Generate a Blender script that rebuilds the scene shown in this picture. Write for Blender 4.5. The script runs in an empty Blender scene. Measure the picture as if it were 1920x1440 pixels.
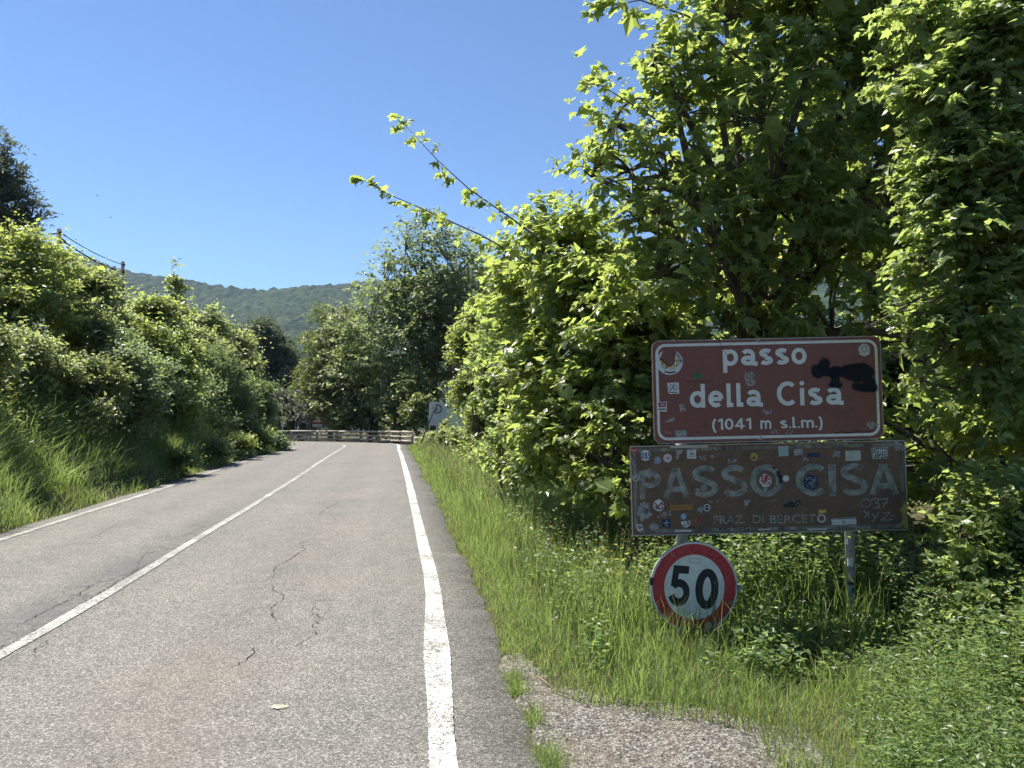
import bpy, bmesh, math, random
import numpy as np
from mathutils import Vector, Matrix

# ------------------------------------------------------------------ camera, sky, sun, exposure
sc = bpy.context.scene
COL = sc.collection
F = 1423.0                      # focal length in photo pixels (1920 wide)
CAMZ = 1.6
PITCH = math.atan((760 - 720) / F)
cam_d = bpy.data.cameras.new("camera")
cam_d.sensor_width = 36.0
cam_d.lens = F * 36.0 / 1920.0
cam_d.clip_start = 0.05
cam_d.clip_end = 20000
cam = bpy.data.objects.new("camera", cam_d)
COL.objects.link(cam)
cam.location = (0, 0, CAMZ)
cam.rotation_euler = (math.pi / 2 + PITCH, 0, 0)
sc.camera = cam

SUN_EL = math.radians(62)
SUN_AZ = math.radians(-53)       # measured from +Y (camera heading), negative = left
world = bpy.data.worlds.new("World")
sc.world = world
world.use_nodes = True
wn = world.node_tree.nodes
wl = world.node_tree.links
wn.clear()
sky = wn.new("ShaderNodeTexSky")
sky.sky_type = 'NISHITA'
sky.sun_disc = False
sky.sun_elevation = SUN_EL
sky.sun_rotation = SUN_AZ
sky.altitude = 1000
sky.air_density = 1.0
sky.dust_density = 0.0
sky.ozone_density = 8.0
bg = wn.new("ShaderNodeBackground")
bg.inputs["Strength"].default_value = 0.066
wo = wn.new("ShaderNodeOutputWorld")
wl.new(sky.outputs[0], bg.inputs[0])
wl.new(bg.outputs[0], wo.inputs[0])
sun_d = bpy.data.lights.new("sun", 'SUN')
sun_d.energy = 5.0
sun_d.angle = math.radians(0.53)
sun_d.color = (1.0, 0.955, 0.87)
sun = bpy.data.objects.new("sun", sun_d)
COL.objects.link(sun)
SUNV = Vector((math.sin(SUN_AZ) * math.cos(SUN_EL), math.cos(SUN_AZ) * math.cos(SUN_EL), math.sin(SUN_EL)))
sun.location = SUNV * 60
sun.rotation_euler = SUNV.to_track_quat('Z', 'Y').to_euler()
sc.view_settings.view_transform = 'Standard'
sc.view_settings.look = 'None'
sc.view_settings.gamma = 1.0
sc.view_settings.exposure = 1.27
sc.view_settings.use_curve_mapping = False
sc.render.engine = 'CYCLES'
sc.cycles.max_bounces = 8
sc.cycles.diffuse_bounces = 5
sc.cycles.glossy_bounces = 2
sc.cycles.transmission_bounces = 5
sc.cycles.transparent_max_bounces = 8
sc.cycles.use_adaptive_sampling = True
sc.cycles.adaptive_threshold = 0.03
sc.cycles.caustics_reflective = False
sc.cycles.caustics_refractive = False

# ------------------------------------------------------------------ helpers: where things stand
ZK = 0.0003                     # the road crests at the pass and falls away slowly
def zroad(y):
    y = np.asarray(y, float)
    return np.where(y > 0, np.where(y < 60, -ZK * y * y, -ZK * 3600 - 0.036 * (y - 60)), 0.0)
def P(px, py, d):
    """point seen at photo pixel (px,py) at distance d along the ground"""
    u = (px - 960) / F
    v = (720 - py) / F
    c, s = math.cos(PITCH), math.sin(PITCH)
    fy = c - s * v
    fz = s + c * v
    k = d / fy
    return Vector((u * k, d, CAMZ + fz * k))
def G(px, py):
    """road-surface point seen at photo pixel"""
    k = (py - 760) / F
    d = (k - math.sqrt(max(k * k - 4 * ZK * CAMZ, 1e-9))) / (2 * ZK)
    return ((px - 960) / F * d, d)

def lin(r, g, b):
    f = lambda c: (c / 255 / 12.92) if c / 255 <= 0.04045 else ((c / 255 + 0.055) / 1.055) ** 2.4
    return (f(r), f(g), f(b), 1.0)

# ------------------------------------------------------------------ helpers: objects
def tag(o, label=None, cat=None, group=None, kind=None):
    if label: o["label"] = label
    if cat: o["category"] = cat
    if group: o["group"] = group
    if kind: o["kind"] = kind
    return o
def empty(name, loc, parent=None):
    o = bpy.data.objects.new(name, None)
    o.empty_display_size = 0.1
    o.location = loc
    COL.objects.link(o)
    if parent: o.parent = parent
    return o
def link(name, mesh, mat=None, parent=None, world_verts=False):
    o = bpy.data.objects.new(name, mesh)
    if mat is not None and len(mesh.materials) == 0: mesh.materials.append(mat)
    COL.objects.link(o)
    if parent is not None:
        o.parent = parent
        if world_verts:                      # vertices are in world space: undo the parent's offset
            o.matrix_parent_inverse = parent.matrix_basis.inverted()
    return o
def np_mesh(name, V, tris, attrs=None, smooth=False, quads=None):
    V = np.ascontiguousarray(V, dtype=np.float32)
    me = bpy.data.meshes.new(name)
    me.vertices.add(len(V))
    me.vertices.foreach_set("co", V.ravel())
    tris = np.zeros((0, 3), np.int32) if tris is None else np.asarray(tris, np.int32)
    quads = np.zeros((0, 4), np.int32) if quads is None else np.asarray(quads, np.int32)
    idx = np.concatenate([tris.ravel(), quads.ravel()]).astype(np.int32)
    me.loops.add(len(idx))
    me.loops.foreach_set("vertex_index", idx)
    n = len(tris) + len(quads)
    me.polygons.add(n)
    st = np.concatenate([np.arange(len(tris)) * 3, len(tris) * 3 + np.arange(len(quads)) * 4]).astype(np.int32)
    me.polygons.foreach_set("loop_start", st)
    me.polygons.foreach_set("use_smooth", np.full(n, smooth))
    me.update(calc_edges=True)
    if attrs:
        for k, a in attrs.items():
            at = me.attributes.new(k, 'FLOAT', 'POINT')
            at.data.foreach_set("value", np.ascontiguousarray(a, dtype=np.float32))
    return me

class MB:
    """collects tubes, boxes and polygons into one mesh"""
    def __init__(s): s.v = []; s.f = []
    def tube(s, pts, rad, n=6, cap=True):
        pts = [Vector(p) for p in pts]
        if not hasattr(rad, '__len__'): rad = [rad] * len(pts)
        b = len(s.v); ref = None
        for i, p in enumerate(pts):
            t = (pts[min(i + 1, len(pts) - 1)] - pts[max(i - 1, 0)]).normalized()
            if ref is None:
                ref = t.orthogonal().normalized()
            ref = (ref - t * ref.dot(t)).normalized()
            q = t.cross(ref)
            for k in range(n):
                a = 2 * math.pi * k / n
                s.v.append(p + (ref * math.cos(a) + q * math.sin(a)) * rad[i])
        for i in range(len(pts) - 1):
            for k in range(n):
                a0 = b + i * n + k; a1 = b + i * n + (k + 1) % n
                s.f.append((a0, a1, a1 + n, a0 + n))
        if cap:
            s.f.append(tuple(b + k for k in reversed(range(n))))
            s.f.append(tuple(b + (len(pts) - 1) * n + k for k in range(n)))
        return s
    def box(s, c, size, m=None):
        b = len(s.v)
        for z in (-.5, .5):
            for x, y in ((-.5, -.5), (.5, -.5), (.5, .5), (-.5, .5)):
                p = Vector((x * size[0], y * size[1], z * size[2]))
                if m is not None: p = m @ p
                s.v.append(p + Vector(c))
        for q in ((3, 2, 1, 0), (4, 5, 6, 7), (0, 1, 5, 4), (1, 2, 6, 5), (2, 3, 7, 6), (3, 0, 4, 7)):
            s.f.append(tuple(b + i for i in q))
        return s
    def poly(s, pts):
        b = len(s.v)
        s.v += [Vector(p) for p in pts]
        s.f.append(tuple(range(b, b + len(pts))))
        return s
    def mesh(s, name, smooth=False):
        me = bpy.data.meshes.new(name)
        me.from_pydata([tuple(p) for p in s.v], [], s.f)
        if smooth:
            me.polygons.foreach_set("use_smooth", np.full(len(me.polygons), True))
        me.update()
        return me
    def build(s, name, mat, parent=None, smooth=False, world_verts=False):
        return link(name, s.mesh(name, smooth), mat, parent, world_verts)

# ------------------------------------------------------------------ helpers: materials
class NT:
    def __init__(s, name):
        s.m = bpy.data.materials.new(name)
        s.m.use_nodes = True
        s.t = s.m.node_tree
        s.t.nodes.clear()
        s.out = s.n("ShaderNodeOutputMaterial")
    def n(s, typ, **kw):
        nd = s.t.nodes.new(typ)
        for k, v in kw.items(): setattr(nd, k, v)
        return nd
    def l(s, a, b): s.t.links.new(a, b)
    def val(s, sock, v):
        if hasattr(v, 'is_output') or hasattr(v, 'links'): s.l(v, sock)
        else: sock.default_value = v
    def attr(s, name): return s.n("ShaderNodeAttribute", attribute_name=name).outputs["Fac"]
    def coord(s, which="Object"): return s.n("ShaderNodeTexCoord").outputs[which]
    def geopos(s): return s.n("ShaderNodeNewGeometry").outputs["Position"]
    def noise(s, vec, scale, detail=3, rough=0.55, dist=0.0):
        nd = s.n("ShaderNodeTexNoise")
        s.l(vec, nd.inputs["Vector"])
        nd.inputs["Scale"].default_value = scale
        nd.inputs["Detail"].default_value = detail
        nd.inputs["Roughness"].default_value = rough
        nd.inputs["Distortion"].default_value = dist
        return nd.outputs["Fac"]
    def voro(s, vec, scale, feature='F1', out="Distance"):
        nd = s.n("ShaderNodeTexVoronoi", feature=feature)
        s.l(vec, nd.inputs["Vector"])
        nd.inputs["Scale"].default_value = scale
        return nd.outputs[out]
    def math(s, op, a, b=0.0, clamp=False):
        nd = s.n("ShaderNodeMath", operation=op, use_clamp=clamp)
        s.val(nd.inputs[0], a); s.val(nd.inputs[1], b)
        return nd.outputs[0]
    def ramp(s, fac, stops, interp='LINEAR'):
        nd = s.n("ShaderNodeValToRGB")
        nd.color_ramp.interpolation = interp
        el = nd.color_ramp.elements
        while len(el) < len(stops): el.new(0.5)
        for e, (p, c) in zip(el, stops):
            e.position = p
            e.color = c if len(c) == 4 else (*c, 1)
        s.l(fac, nd.inputs[0])
        return nd.outputs[0]
    def mixc(s, fac, a, b, mode='MIX'):
        nd = s.n("ShaderNodeMix", data_type='RGBA', blend_type=mode)
        s.val(nd.inputs["Factor"], fac)
        s.val(nd.inputs["A"] if False else nd.inputs[6], a)
        s.val(nd.inputs[7], b)
        return nd.outputs[2]
    def bsdf(s, color, rough=0.6, spec=0.3, metal=0.0):
        nd = s.n("ShaderNodeBsdfPrincipled")
        s.val(nd.inputs["Base Color"], color)
        s.val(nd.inputs["Roughness"], rough)
        nd.inputs["Specular IOR Level"].default_value = spec
        nd.inputs["Metallic"].default_value = metal
        return nd
    def bump(s, height, strength=0.3, dist=0.01):
        nd = s.n("ShaderNodeBump")
        nd.inputs["Strength"].default_value = strength
        nd.inputs["Distance"].default_value = dist
        s.l(height, nd.inputs["Height"])
        return nd.outputs[0]
    def done(s, shader):
        s.l(shader, s.out.inputs["Surface"])
        return s.m
g4 = lambda v: (v, v, v, 1)

def plain(name, col, rough=0.6, spec=0.3, metal=0.0, grime=0.25, gscale=9.0):
    t = NT(name)
    c = t.coord()
    n = t.noise(c, gscale, 5, 0.65)
    k = t.ramp(n, [(0.3, g4(1 - grime)), (0.7, g4(1.0))])
    colr = t.mixc(1.0, col, k, 'MULTIPLY')
    b = t.bsdf(colr, rough, spec, metal)
    return t.done(b.outputs[0])

def leaf_mat(name, dark, light, trans, tamt=0.42, rough=0.42, spec=0.45):
    """leaf blade: coloured by its own tint, lets part of the light through"""
    t = NT(name)
    a = t.attr("tint")
    col = t.mixc(a, dark, light)
    tr = t.mixc(a, tuple(x * 0.75 for x in trans[:3]) + (1,), trans)
    b = t.bsdf(col, rough, spec)
    tl = t.n("ShaderNodeBsdfTranslucent")
    t.l(tr, tl.inputs["Color"])
    mx = t.n("ShaderNodeMixShader")
    mx.inputs[0].default_value = tamt
    t.l(b.outputs[0], mx.inputs[1]); t.l(tl.outputs[0], mx.inputs[2])
    return t.done(mx.outputs[0])

M_MAPLE = leaf_mat("maple_leaf", (.060, .096, .034, 1), (.142, .182, .070, 1), (.53, .64, .15, 1), .54, .38, .5)
M_FIELD = leaf_mat("field_maple_leaf", (.070, .110, .040, 1), (.155, .202, .080, 1), (.52, .64, .17, 1), .52, .38, .5)
M_HAZEL = leaf_mat("hazel_leaf", (.060, .090, .040, 1), (.145, .172, .080, 1), (.48, .56, .18, 1), .50, .4, .5)
M_WILLOW = leaf_mat("willow_leaf", (.070, .100, .050, 1), (.142, .180, .090, 1), (.38, .48, .17, 1), .44)
M_ASH = leaf_mat("ash_leaf", (.070, .108, .034, 1), (.165, .200, .070, 1), (.54, .63, .15, 1), .50, .4, .45)
M_DOG = leaf_mat("dogwood_leaf", (.062, .094, .048, 1), (.128, .164, .088, 1), (.40, .50, .18, 1), .48, .4, .5)
M_BEECH = leaf_mat("beech_leaf", (.074, .100, .050, 1), (.150, .178, .094, 1), (.40, .49, .17, 1), .48)
M_PINE = leaf_mat("pine_needle", (.050, .072, .044, 1), (.110, .138, .086, 1), (.24, .29, .14, 1), .28, .5)
M_FIR = leaf_mat("fir_needle", (.050, .075, .030, 1), (.120, .150, .058, 1), (.30, .36, .08, 1), .36, .5)
M_GRASS = leaf_mat("grass_blade", (.046, .090, .032, 1), (.172, .204, .082, 1), (.42, .56, .14, 1), .48, .5, .3)
M_STRAW = leaf_mat("dry_grass_blade", (.20, .17, .08, 1), (.36, .31, .17, 1), (.4, .36, .2, 1), .3, .6, .2)
M_HERB = leaf_mat("herb_leaf", (.056, .102, .034, 1), (.135, .190, .072, 1), (.42, .56, .14, 1), .42)
def bark_mat(name, c0, c1):
    t = NT(name)
    c = t.coord()
    n = t.noise(c, 14, 5, 0.7)
    col = t.mixc(n, c0, c1)
    b = t.bsdf(col, 0.85, 0.2)
    t.l(t.bump(n, 0.6, 0.02), b.inputs["Normal"])
    return t.done(b.outputs[0])
M_BARK = bark_mat("bark", (.05, .038, .028, 1), (.15, .125, .095, 1))
M_TWIG = bark_mat("twig_bark", (.045, .05, .025, 1), (.10, .10, .055, 1))

# ------------------------------------------------------------------ road alignment
Lp = [(-5.0, -5.2), (0.0, -5.5)]; Cp = [(-5.0, -2.5), (0.0, -2.9)]; Rp = [(-5.0, .55), (0.0, .08)]
for px, py in ((0, 1013), (137, 969), (280, 925), (449, 868), (554, 841)):
    x, y = G(px, py); Lp.append((y, x))
for px, py in ((0, 1230), (178, 1130), (336, 1031), (459, 957), (550, 901), (596, 869), (648, 837)):
    x, y = G(px, py); Cp.append((y, x))
for px, py in ((834, 1440), (813, 1100), (765, 895), (751, 848), (743, 834)):
    x, y = G(px, py); Rp.append((y, x))
def ip(tab, y):
    a = np.array(tab)
    return np.interp(y, a[:, 0], a[:, 1])
st_y = [-5, -2, 0, 1.5, 3, 5, 7, 9.2, 12, 15, 19, 24, 29, 33.5]
ST = [((ip(Lp, y), y), (ip(Cp, y), y), (ip(Rp, y), y)) for y in st_y]
ST += [((-10.35, 36), (-8.15, 37), (-5.6, 37.6)), ((-11.4, 38.6), (-9.15, 40.6), (-6.35, 41.3)),
       ((-13.1, 40.8), (-10.9, 43.1), (-8.0, 44.5)), ((-15.7, 42.8), (-13.9, 45.4), (-11.2, 47.4)),
       ((-20.2, 45), (-19, 48), (-17.6, 50.5)), ((-30, 48), (-29.5, 51), (-29, 53.8)), ((-55, 53), (-55, 56), (-55, 59))]
def catmull(pts, sub):
    p = np.array(pts, float)
    p = np.vstack([2 * p[0] - p[1], p, 2 * p[-1] - p[-2]])
    out = []
    for i in range(1, len(p) - 2):
        for k in range(sub):
            t = k / sub
            a, b, c, d = p[i - 1], p[i], p[i + 1], p[i + 2]
            out.append(0.5 * (2 * b + (c - a) * t + (2 * a - 5 * b + 4 * c - d) * t * t + (3 * b - a - 3 * c + d) * t ** 3))
    out.append(p[-2])
    return np.array(out)
SUB = 24
CL = catmull([s[0] for s in ST], SUB); CC = catmull([s[1] for s in ST], SUB); CR = catmull([s[2] for s in ST], SUB)
NS = len(CL)
rng = np.random.default_rng(7)
def smooth_noise(n, step, amp, r):
    k = r.normal(0, 1, n // step + 3)
    return amp * np.interp(np.arange(n) / step, np.arange(len(k)), k)
acr = CR - CC; acr /= np.linalg.norm(acr, axis=1)[:, None]
acl = CL - CC; acl /= np.linalg.norm(acl, axis=1)[:, None]
edgeR = CR + acr * (0.42 + smooth_noise(NS, 9, .03, rng) + smooth_noise(NS, 2, .022, rng))[:, None]
edgeL = CL + acl * (0.28 + smooth_noise(NS, 9, .03, rng))[:, None]
XR = lambda y: np.interp(y, edgeR[:14 * SUB, 1], edgeR[:14 * SUB, 0])   # asphalt edges as x(y)
_el = edgeL[edgeL[:, 1].argsort()]
XL = lambda y: np.interp(y, _el[:, 1], _el[:, 0])

# value noise for the terrain
_nr = np.random.default_rng(3).random((64, 64))
def vnoise(x, y, s):
    x = np.asarray(x) * s; y = np.asarray(y) * s
    xi = np.floor(x).astype(int); yi = np.floor(y).astype(int)
    fx = x - xi; fy = y - yi
    fx = fx * fx * (3 - 2 * fx); fy = fy * fy * (3 - 2 * fy)
    g = lambda a, b: _nr[a % 64, b % 64]
    return (g(xi, yi) * (1 - fx) + g(xi + 1, yi) * fx) * (1 - fy) + (g(xi, yi + 1) * (1 - fx) + g(xi + 1, yi + 1) * fx) * fy
def HT(x, y):
    """height of the ground"""
    x = np.asarray(x, float); y = np.asarray(y, float)
    z = zroad(y) - 0.07
    q = XL(y) - 0.12 - x                      # left of the road: cut bank
    q = np.where(y > 47.5, -1, q)
    fade = np.clip((47.5 - y) / 6, 0, 1)
    bank = np.where(q > 0, np.minimum(q * .85, 1.9) + np.clip(q - 2.2, 0, 9) * .32, 0) * fade
    bank = bank + np.where(q > 0.4, (vnoise(x, y, .7) - .5) * .45, 0) * fade
    r = x - XR(np.minimum(y, 38)) - 0.05      # right of the road: flat verge, then a gentle rise
    verge = np.where(r > 0, 0.035 + np.clip(r - 1.6, 0, 8) * .10 + (vnoise(x, y, 1.1) - .5) * .06 * np.clip(r, 0, 1), 0)
    verge = np.where(y > 38, verge * np.clip((44 - y) / 6, 0, 1), verge)
    far = np.clip((y - 60) / 100, 0, 1) * (vnoise(x, y, .01) - .5) * 6
    return z + bank + verge + far
# ------------------------------------------------------------------ ground, road, markings, hills
def grid_mesh(name, xs, ys, zf, smooth=True):
    X, Y = np.meshgrid(xs, ys)
    V = np.stack([X.ravel(), Y.ravel(), zf(X.ravel(), Y.ravel())], 1)
    nx, ny = len(xs), len(ys)
    i = (np.arange(ny - 1)[:, None] * nx + np.arange(nx - 1)[None]).ravel()
    return np_mesh(name, V, None, smooth=smooth, quads=np.stack([i, i + 1, i + 1 + nx, i + nx], 1))

t = NT("soil_ground")
c = t.geopos()
n1 = t.noise(c, 1.3, 4); n2 = t.noise(c, 22, 5, .7)
col = t.mixc(n1, (.055, .060, .026, 1), (.11, .095, .06, 1))
col = t.mixc(t.math('MULTIPLY', n2, .55), col, (.035, .033, .018, 1))
b = t.bsdf(col, .95, .1)
t.l(t.bump(n2, .6, .04), b.inputs["Normal"])
M_SOIL = t.done(b.outputs[0])
xs = np.concatenate([[-2200, -1300, -600, -250, -120, -70, -45, -32, -26, -22], np.arange(-19, 8, .32), [9, 10.5, 12, 14, 17, 21, 28, 40, 70, 130, 300, 800, 1400, 2200]])
ys = np.concatenate([[-60, -30, -15, -8], np.arange(-5, 54, .34), [55, 57, 60, 65, 72, 80, 95, 120, 160, 220, 300, 450, 700, 1200, 1950]])
tag(link("ground", grid_mesh("ground", xs, ys, HT), M_SOIL), kind="structure")

# asphalt: columns across the road
cols = [edgeL, CL, CL * .5 + CC * .5, CC, CC * .66 + CR * .34, CC * .33 + CR * .67, CR, edgeR]
tt = [0, .06, .27, .48, .62, .78, .93, 1]
V = []; across = []; along = []
dist = np.concatenate([[0], np.cumsum(np.linalg.norm(np.diff(CC, axis=0), axis=1))])
sk = [edgeL + acl * .06] + cols + [edgeR + acr * (.02 + .05 * np.abs(smooth_noise(NS, 2, 1, rng)))[:, None]]
for j, cc in enumerate(sk):
    z = zroad(cc[:, 1])
    if j in (0, len(sk) - 1): z = z - .13
    if j == len(sk) - 2: z = z - .012 - .012 * np.abs(smooth_noise(NS, 3, 1, rng))
    V.append(np.column_stack([cc, z]))
    across.append(np.full(NS, ([-.01] + tt + [1.01])[j])); along.append(dist)
V = np.stack(V, 1).reshape(-1, 3)
A = np.stack(across, 1).ravel(); S = np.stack(along, 1).ravel()
nc = len(sk)
i = (np.arange(NS - 1)[:, None] * nc + np.arange(nc - 1)[None]).ravel()
road_me = np_mesh("road", V, None, {"across": A, "along": S}, True, np.stack([i, i + 1, i + 1 + nc, i + nc], 1))

def asphalt_nodes(t, c):
    """colour and height of worn asphalt: pale aggregate in grey binder"""
    cell = t.n("ShaderNodeTexVoronoi", feature='F1')
    t.l(c, cell.inputs["Vector"]); cell.inputs["Scale"].default_value = 120
    sep = t.n("ShaderNodeSeparateColor")
    t.l(cell.outputs["Color"], sep.inputs[0])
    stone = t.ramp(sep.outputs[0], [(0, (.070, .067, .061, 1)), (.3, (.138, .132, .120, 1)), (.7, (.180, .172, .156, 1)), (1, (.350, .334, .304, 1))])
    gap = t.ramp(cell.outputs["Distance"], [(.25, g4(1)), (.62, g4(.66))])
    col = t.mixc(1.0, stone, gap, 'MULTIPLY')
    big = t.ramp(t.noise(c, .55, 4, .6), [(.3, (.90, .90, .91, 1)), (.7, (1.08, 1.06, 1.02, 1))])
    col = t.mixc(1.0, col, big, 'MULTIPLY')
    med = t.ramp(t.noise(c, 4.5, 5, .65), [(.3, g4(.88)), (.7, g4(1.1))])
    col = t.mixc(1.0, col, med, 'MULTIPLY')
    return col, cell.outputs["Distance"]
t = NT("worn_asphalt")
c = t.geopos()
col, hgt = asphalt_nodes(t, c)
ac = t.attr("across"); al = t.attr("along")
# alligator cracking on the far side of the centre line
warp = t.n("ShaderNodeVectorMath", operation='ADD')
nz = t.n("ShaderNodeTexNoise"); t.l(c, nz.inputs["Vector"]); nz.inputs["Scale"].default_value = 3.0; nz.inputs["Detail"].default_value = 4
sc_ = t.n("ShaderNodeVectorMath", operation='SCALE'); t.l(nz.outputs["Color"], sc_.inputs[0]); sc_.inputs["Scale"].default_value = .35
t.l(c, warp.inputs[0]); t.l(sc_.outputs[0], warp.inputs[1])
ed = t.voro(warp.outputs[0], 4.6, 'DISTANCE_TO_EDGE')
line = t.ramp(ed, [(.0, g4(1)), (.06, g4(0))])
band = t.ramp(ac, [(.36, g4(0)), (.425, g4(1)), (.475, g4(1)), (.50, g4(0))])
sect = t.ramp(t.math('DIVIDE', al, 60.0), [(.10, g4(1)), (.24, g4(1)), (.33, g4(0))])
msk = t.math('MULTIPLY', t.math('MULTIPLY', line, band), t.math('MULTIPLY', sect, t.ramp(t.noise(c, 1.7, 3), [(.30, g4(0)), (.52, g4(1))])))
col = t.mixc(t.math('MULTIPLY', msk, .8), col, (.03, .029, .028, 1))
stain = t.math('MULTIPLY', t.math('MULTIPLY', band, sect), t.ramp(t.noise(c, 1.1, 4), [(.3, g4(.1)), (.65, g4(.7))]))
col = t.mixc(stain, col, (.075, .073, .072, 1))
trk = t.ramp(ac, [(.0, g4(.90)), (.08, g4(1.0)), (.16, g4(1.07)), (.24, g4(.96)), (.36, g4(1.06)), (.47, g4(.97))])
trk2 = t.ramp(ac, [(.50, g4(.99)), (.58, g4(1.07)), (.68, g4(.95)), (.80, g4(1.06)), (.90, g4(.98)), (1.0, g4(.84))])
col = t.mixc(1.0, col, t.mixc(t.math('GREATER_THAN', ac, .485), trk, trk2), 'MULTIPLY')
warm = t.math('MULTIPLY', t.ramp(ac, [(.55, g4(0)), (.72, g4(1)), (.86, g4(0))]), t.ramp(t.noise(c, .8, 4), [(.4, g4(0)), (.7, g4(.32))]))
col = t.mixc(warm, col, (.175, .147, .115, 1))
ed2 = t.ramp(t.voro(warp.outputs[0], 2.3, 'DISTANCE_TO_EDGE'), [(.0, g4(1)), (.02, g4(0))])
band2 = t.ramp(ac, [(.60, g4(0)), (.68, g4(1)), (.78, g4(1)), (.86, g4(0))])
col = t.mixc(t.math('MULTIPLY', t.math('MULTIPLY', ed2, band2), t.ramp(t.noise(c, .9, 3), [(.50, g4(0)), (.62, g4(.6))])), col, (.045, .043, .040, 1))
b = t.bsdf(col, .82, .25)
t.l(t.bump(hgt, .45, .006), b.inputs["Normal"])
M_ASPHALT = t.done(b.outputs[0])
road = tag(link("road", road_me, M_ASPHALT), kind="structure")

def paint_mat(name, lo, hi, c0, c1):
    t = NT(name)
    c = t.geopos()
    base, hgt = asphalt_nodes(t, c)
    w = t.math('ADD', t.noise(c, 26, 5, .75), t.math('MULTIPLY', t.noise(c, 2.4, 3), .55))
    pit = t.ramp(t.voro(c, 120), [(.28, g4(0)), (.55, g4(.20))])
    wear = t.ramp(t.math('ADD', w, pit), [(lo, g4(0)), (hi, g4(1))])
    paint = t.mixc(t.noise(c, 6, 4), c0, c1)
    col = t.mixc(wear, paint, base)
    b = t.bsdf(col, .7, .3)
    t.l(t.bump(hgt, .35, .004), b.inputs["Normal"])
    return t.done(b.outputs[0])
M_PAINT = paint_mat('edge_line_paint', .93, 1.12, (.38, .37, .34, 1), (.54, .53, .49, 1))
M_PAINT2 = paint_mat('worn_line_paint', .80, 1.02, (.31, .30, .28, 1), (.44, .43, .40, 1))
def line_mark(cc, width, i0=0, i1=None, r=None, mat=None):
    cc = cc[i0:i1]
    n = len(cc)
    tg = np.gradient(cc, axis=0); tg /= np.linalg.norm(tg, axis=1)[:, None]
    nn = np.column_stack([tg[:, 1], -tg[:, 0]])
    rr = np.random.default_rng(r)
    wob = smooth_noise(n, 40, .006, rr)
    a = cc - nn * (width / 2 + wob + rr.normal(0, .0018, n))[:, None]
    bb = cc + nn * (width / 2 + wob + rr.normal(0, .0018, n))[:, None]
    V = np.stack([np.column_stack([a, zroad(a[:, 1]) + .006]), np.column_stack([bb, zroad(bb[:, 1]) + .006])], 1).reshape(-1, 3)
    i = np.arange(n - 1) * 2
    me = np_mesh("road_line", V, None, quads=np.stack([i, i + 1, i + 3, i + 2], 1))
    return link("road_line", me, mat or M_PAINT, road)
def fine(cc, k=3):
    s = np.arange(0, len(cc) - 1 + 1e-6, 1 / k)
    return np.column_stack([np.interp(s, np.arange(len(cc)), cc[:, j]) for j in (0, 1)])
line_mark(fine(CL), .105, r=1, mat=M_PAINT2); line_mark(fine(CC), .105, r=2, mat=M_PAINT2); line_mark(fine(CR[:14 * SUB + 40]), .135, r=3)

# long cracks in the near lane
t = NT("crack_shadow"); M_CRACK = t.done(t.bsdf((.018, .017, .016, 1), .95, .05).outputs[0])
def crack(pts, w, r):
    rr = np.random.default_rng(r)
    pts = np.array([G(p[0] / 2.526, 900 + p[1] / 2.526) for p in pts])
    out = []
    for a, b2 in zip(pts[:-1], pts[1:]):
        k = max(3, int(np.linalg.norm(b2 - a) / .035))
        for u in np.linspace(0, 1, k, endpoint=False):
            out.append(a + (b2 - a) * u + rr.normal(0, .012, 2))
    out.append(pts[-1]); out = np.array(out); n = len(out)
    tg = np.gradient(out, axis=0); tg /= np.linalg.norm(tg, axis=1)[:, None] + 1e-9
    nn = np.column_stack([tg[:, 1], -tg[:, 0]])
    ww = w * np.abs(rr.normal(.75, .4, n)) * np.sin(np.linspace(.1, math.pi - .1, n)) ** .4
    a = out - nn * ww[:, None]; bb = out + nn * ww[:, None]
    V = np.stack([np.column_stack([a, zroad(a[:, 1]) + .004]), np.column_stack([bb, zroad(bb[:, 1]) + .004])], 1).reshape(-1, 3)
    i = np.arange(n - 1) * 2
    link("crack", np_mesh("crack", V, None, quads=np.stack([i, i + 1, i + 3, i + 2], 1)), M_CRACK, road)
CR_ = [([(1420, 290), (1455, 320), (1400, 360), (1350, 385), (1310, 410), (1300, 450), (1250, 478)], .0075),
       ([(1350, 385), (1410, 400), (1340, 415), (1300, 462)], .005),
       ([(1300, 495), (1305, 520), (1360, 545), (1310, 585), (1285, 610), (1320, 660)], .0075),
       ([(1500, 575), (1480, 615), (1530, 650), (1490, 690), (1510, 715), (1455, 745), (1405, 780)], .006),
       ([(1535, 640), (1575, 590), (1560, 560)], .004),
       ([(1225, 775), (1200, 820), (1155, 858), (1100, 880)], .0055),
       ([(1640, 95), (1600, 108), (1540, 140), (1510, 165)], .009), ([(1560, 150), (1600, 190), (1640, 175)], .007),
       ([(1380, 320), (1430, 298), (1500, 270)], .006), ([(280, 735), (190, 790), (185, 830)], .004),
       ([(0, 795), (120, 745), (260, 665), (420, 575), (560, 480), (700, 400)], .008),
       ([(90, 690), (240, 610), (380, 545), (440, 490)], .006), ([(330, 560), (480, 480), (620, 440), (760, 370)], .006),
       ([(640, 440), (690, 350), (800, 325), (860, 320), (1000, 235)], .006), ([(740, 300), (860, 265), (980, 215)], .006),
       ([(560, 520), (700, 430), (890, 310)], .005), ([(180, 335), (320, 310), (420, 285)], .006), ([(430, 280), (570, 205)], .006)]
for k, (p, w) in enumerate(CR_): crack(p, w * .5, 50 + k)
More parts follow.
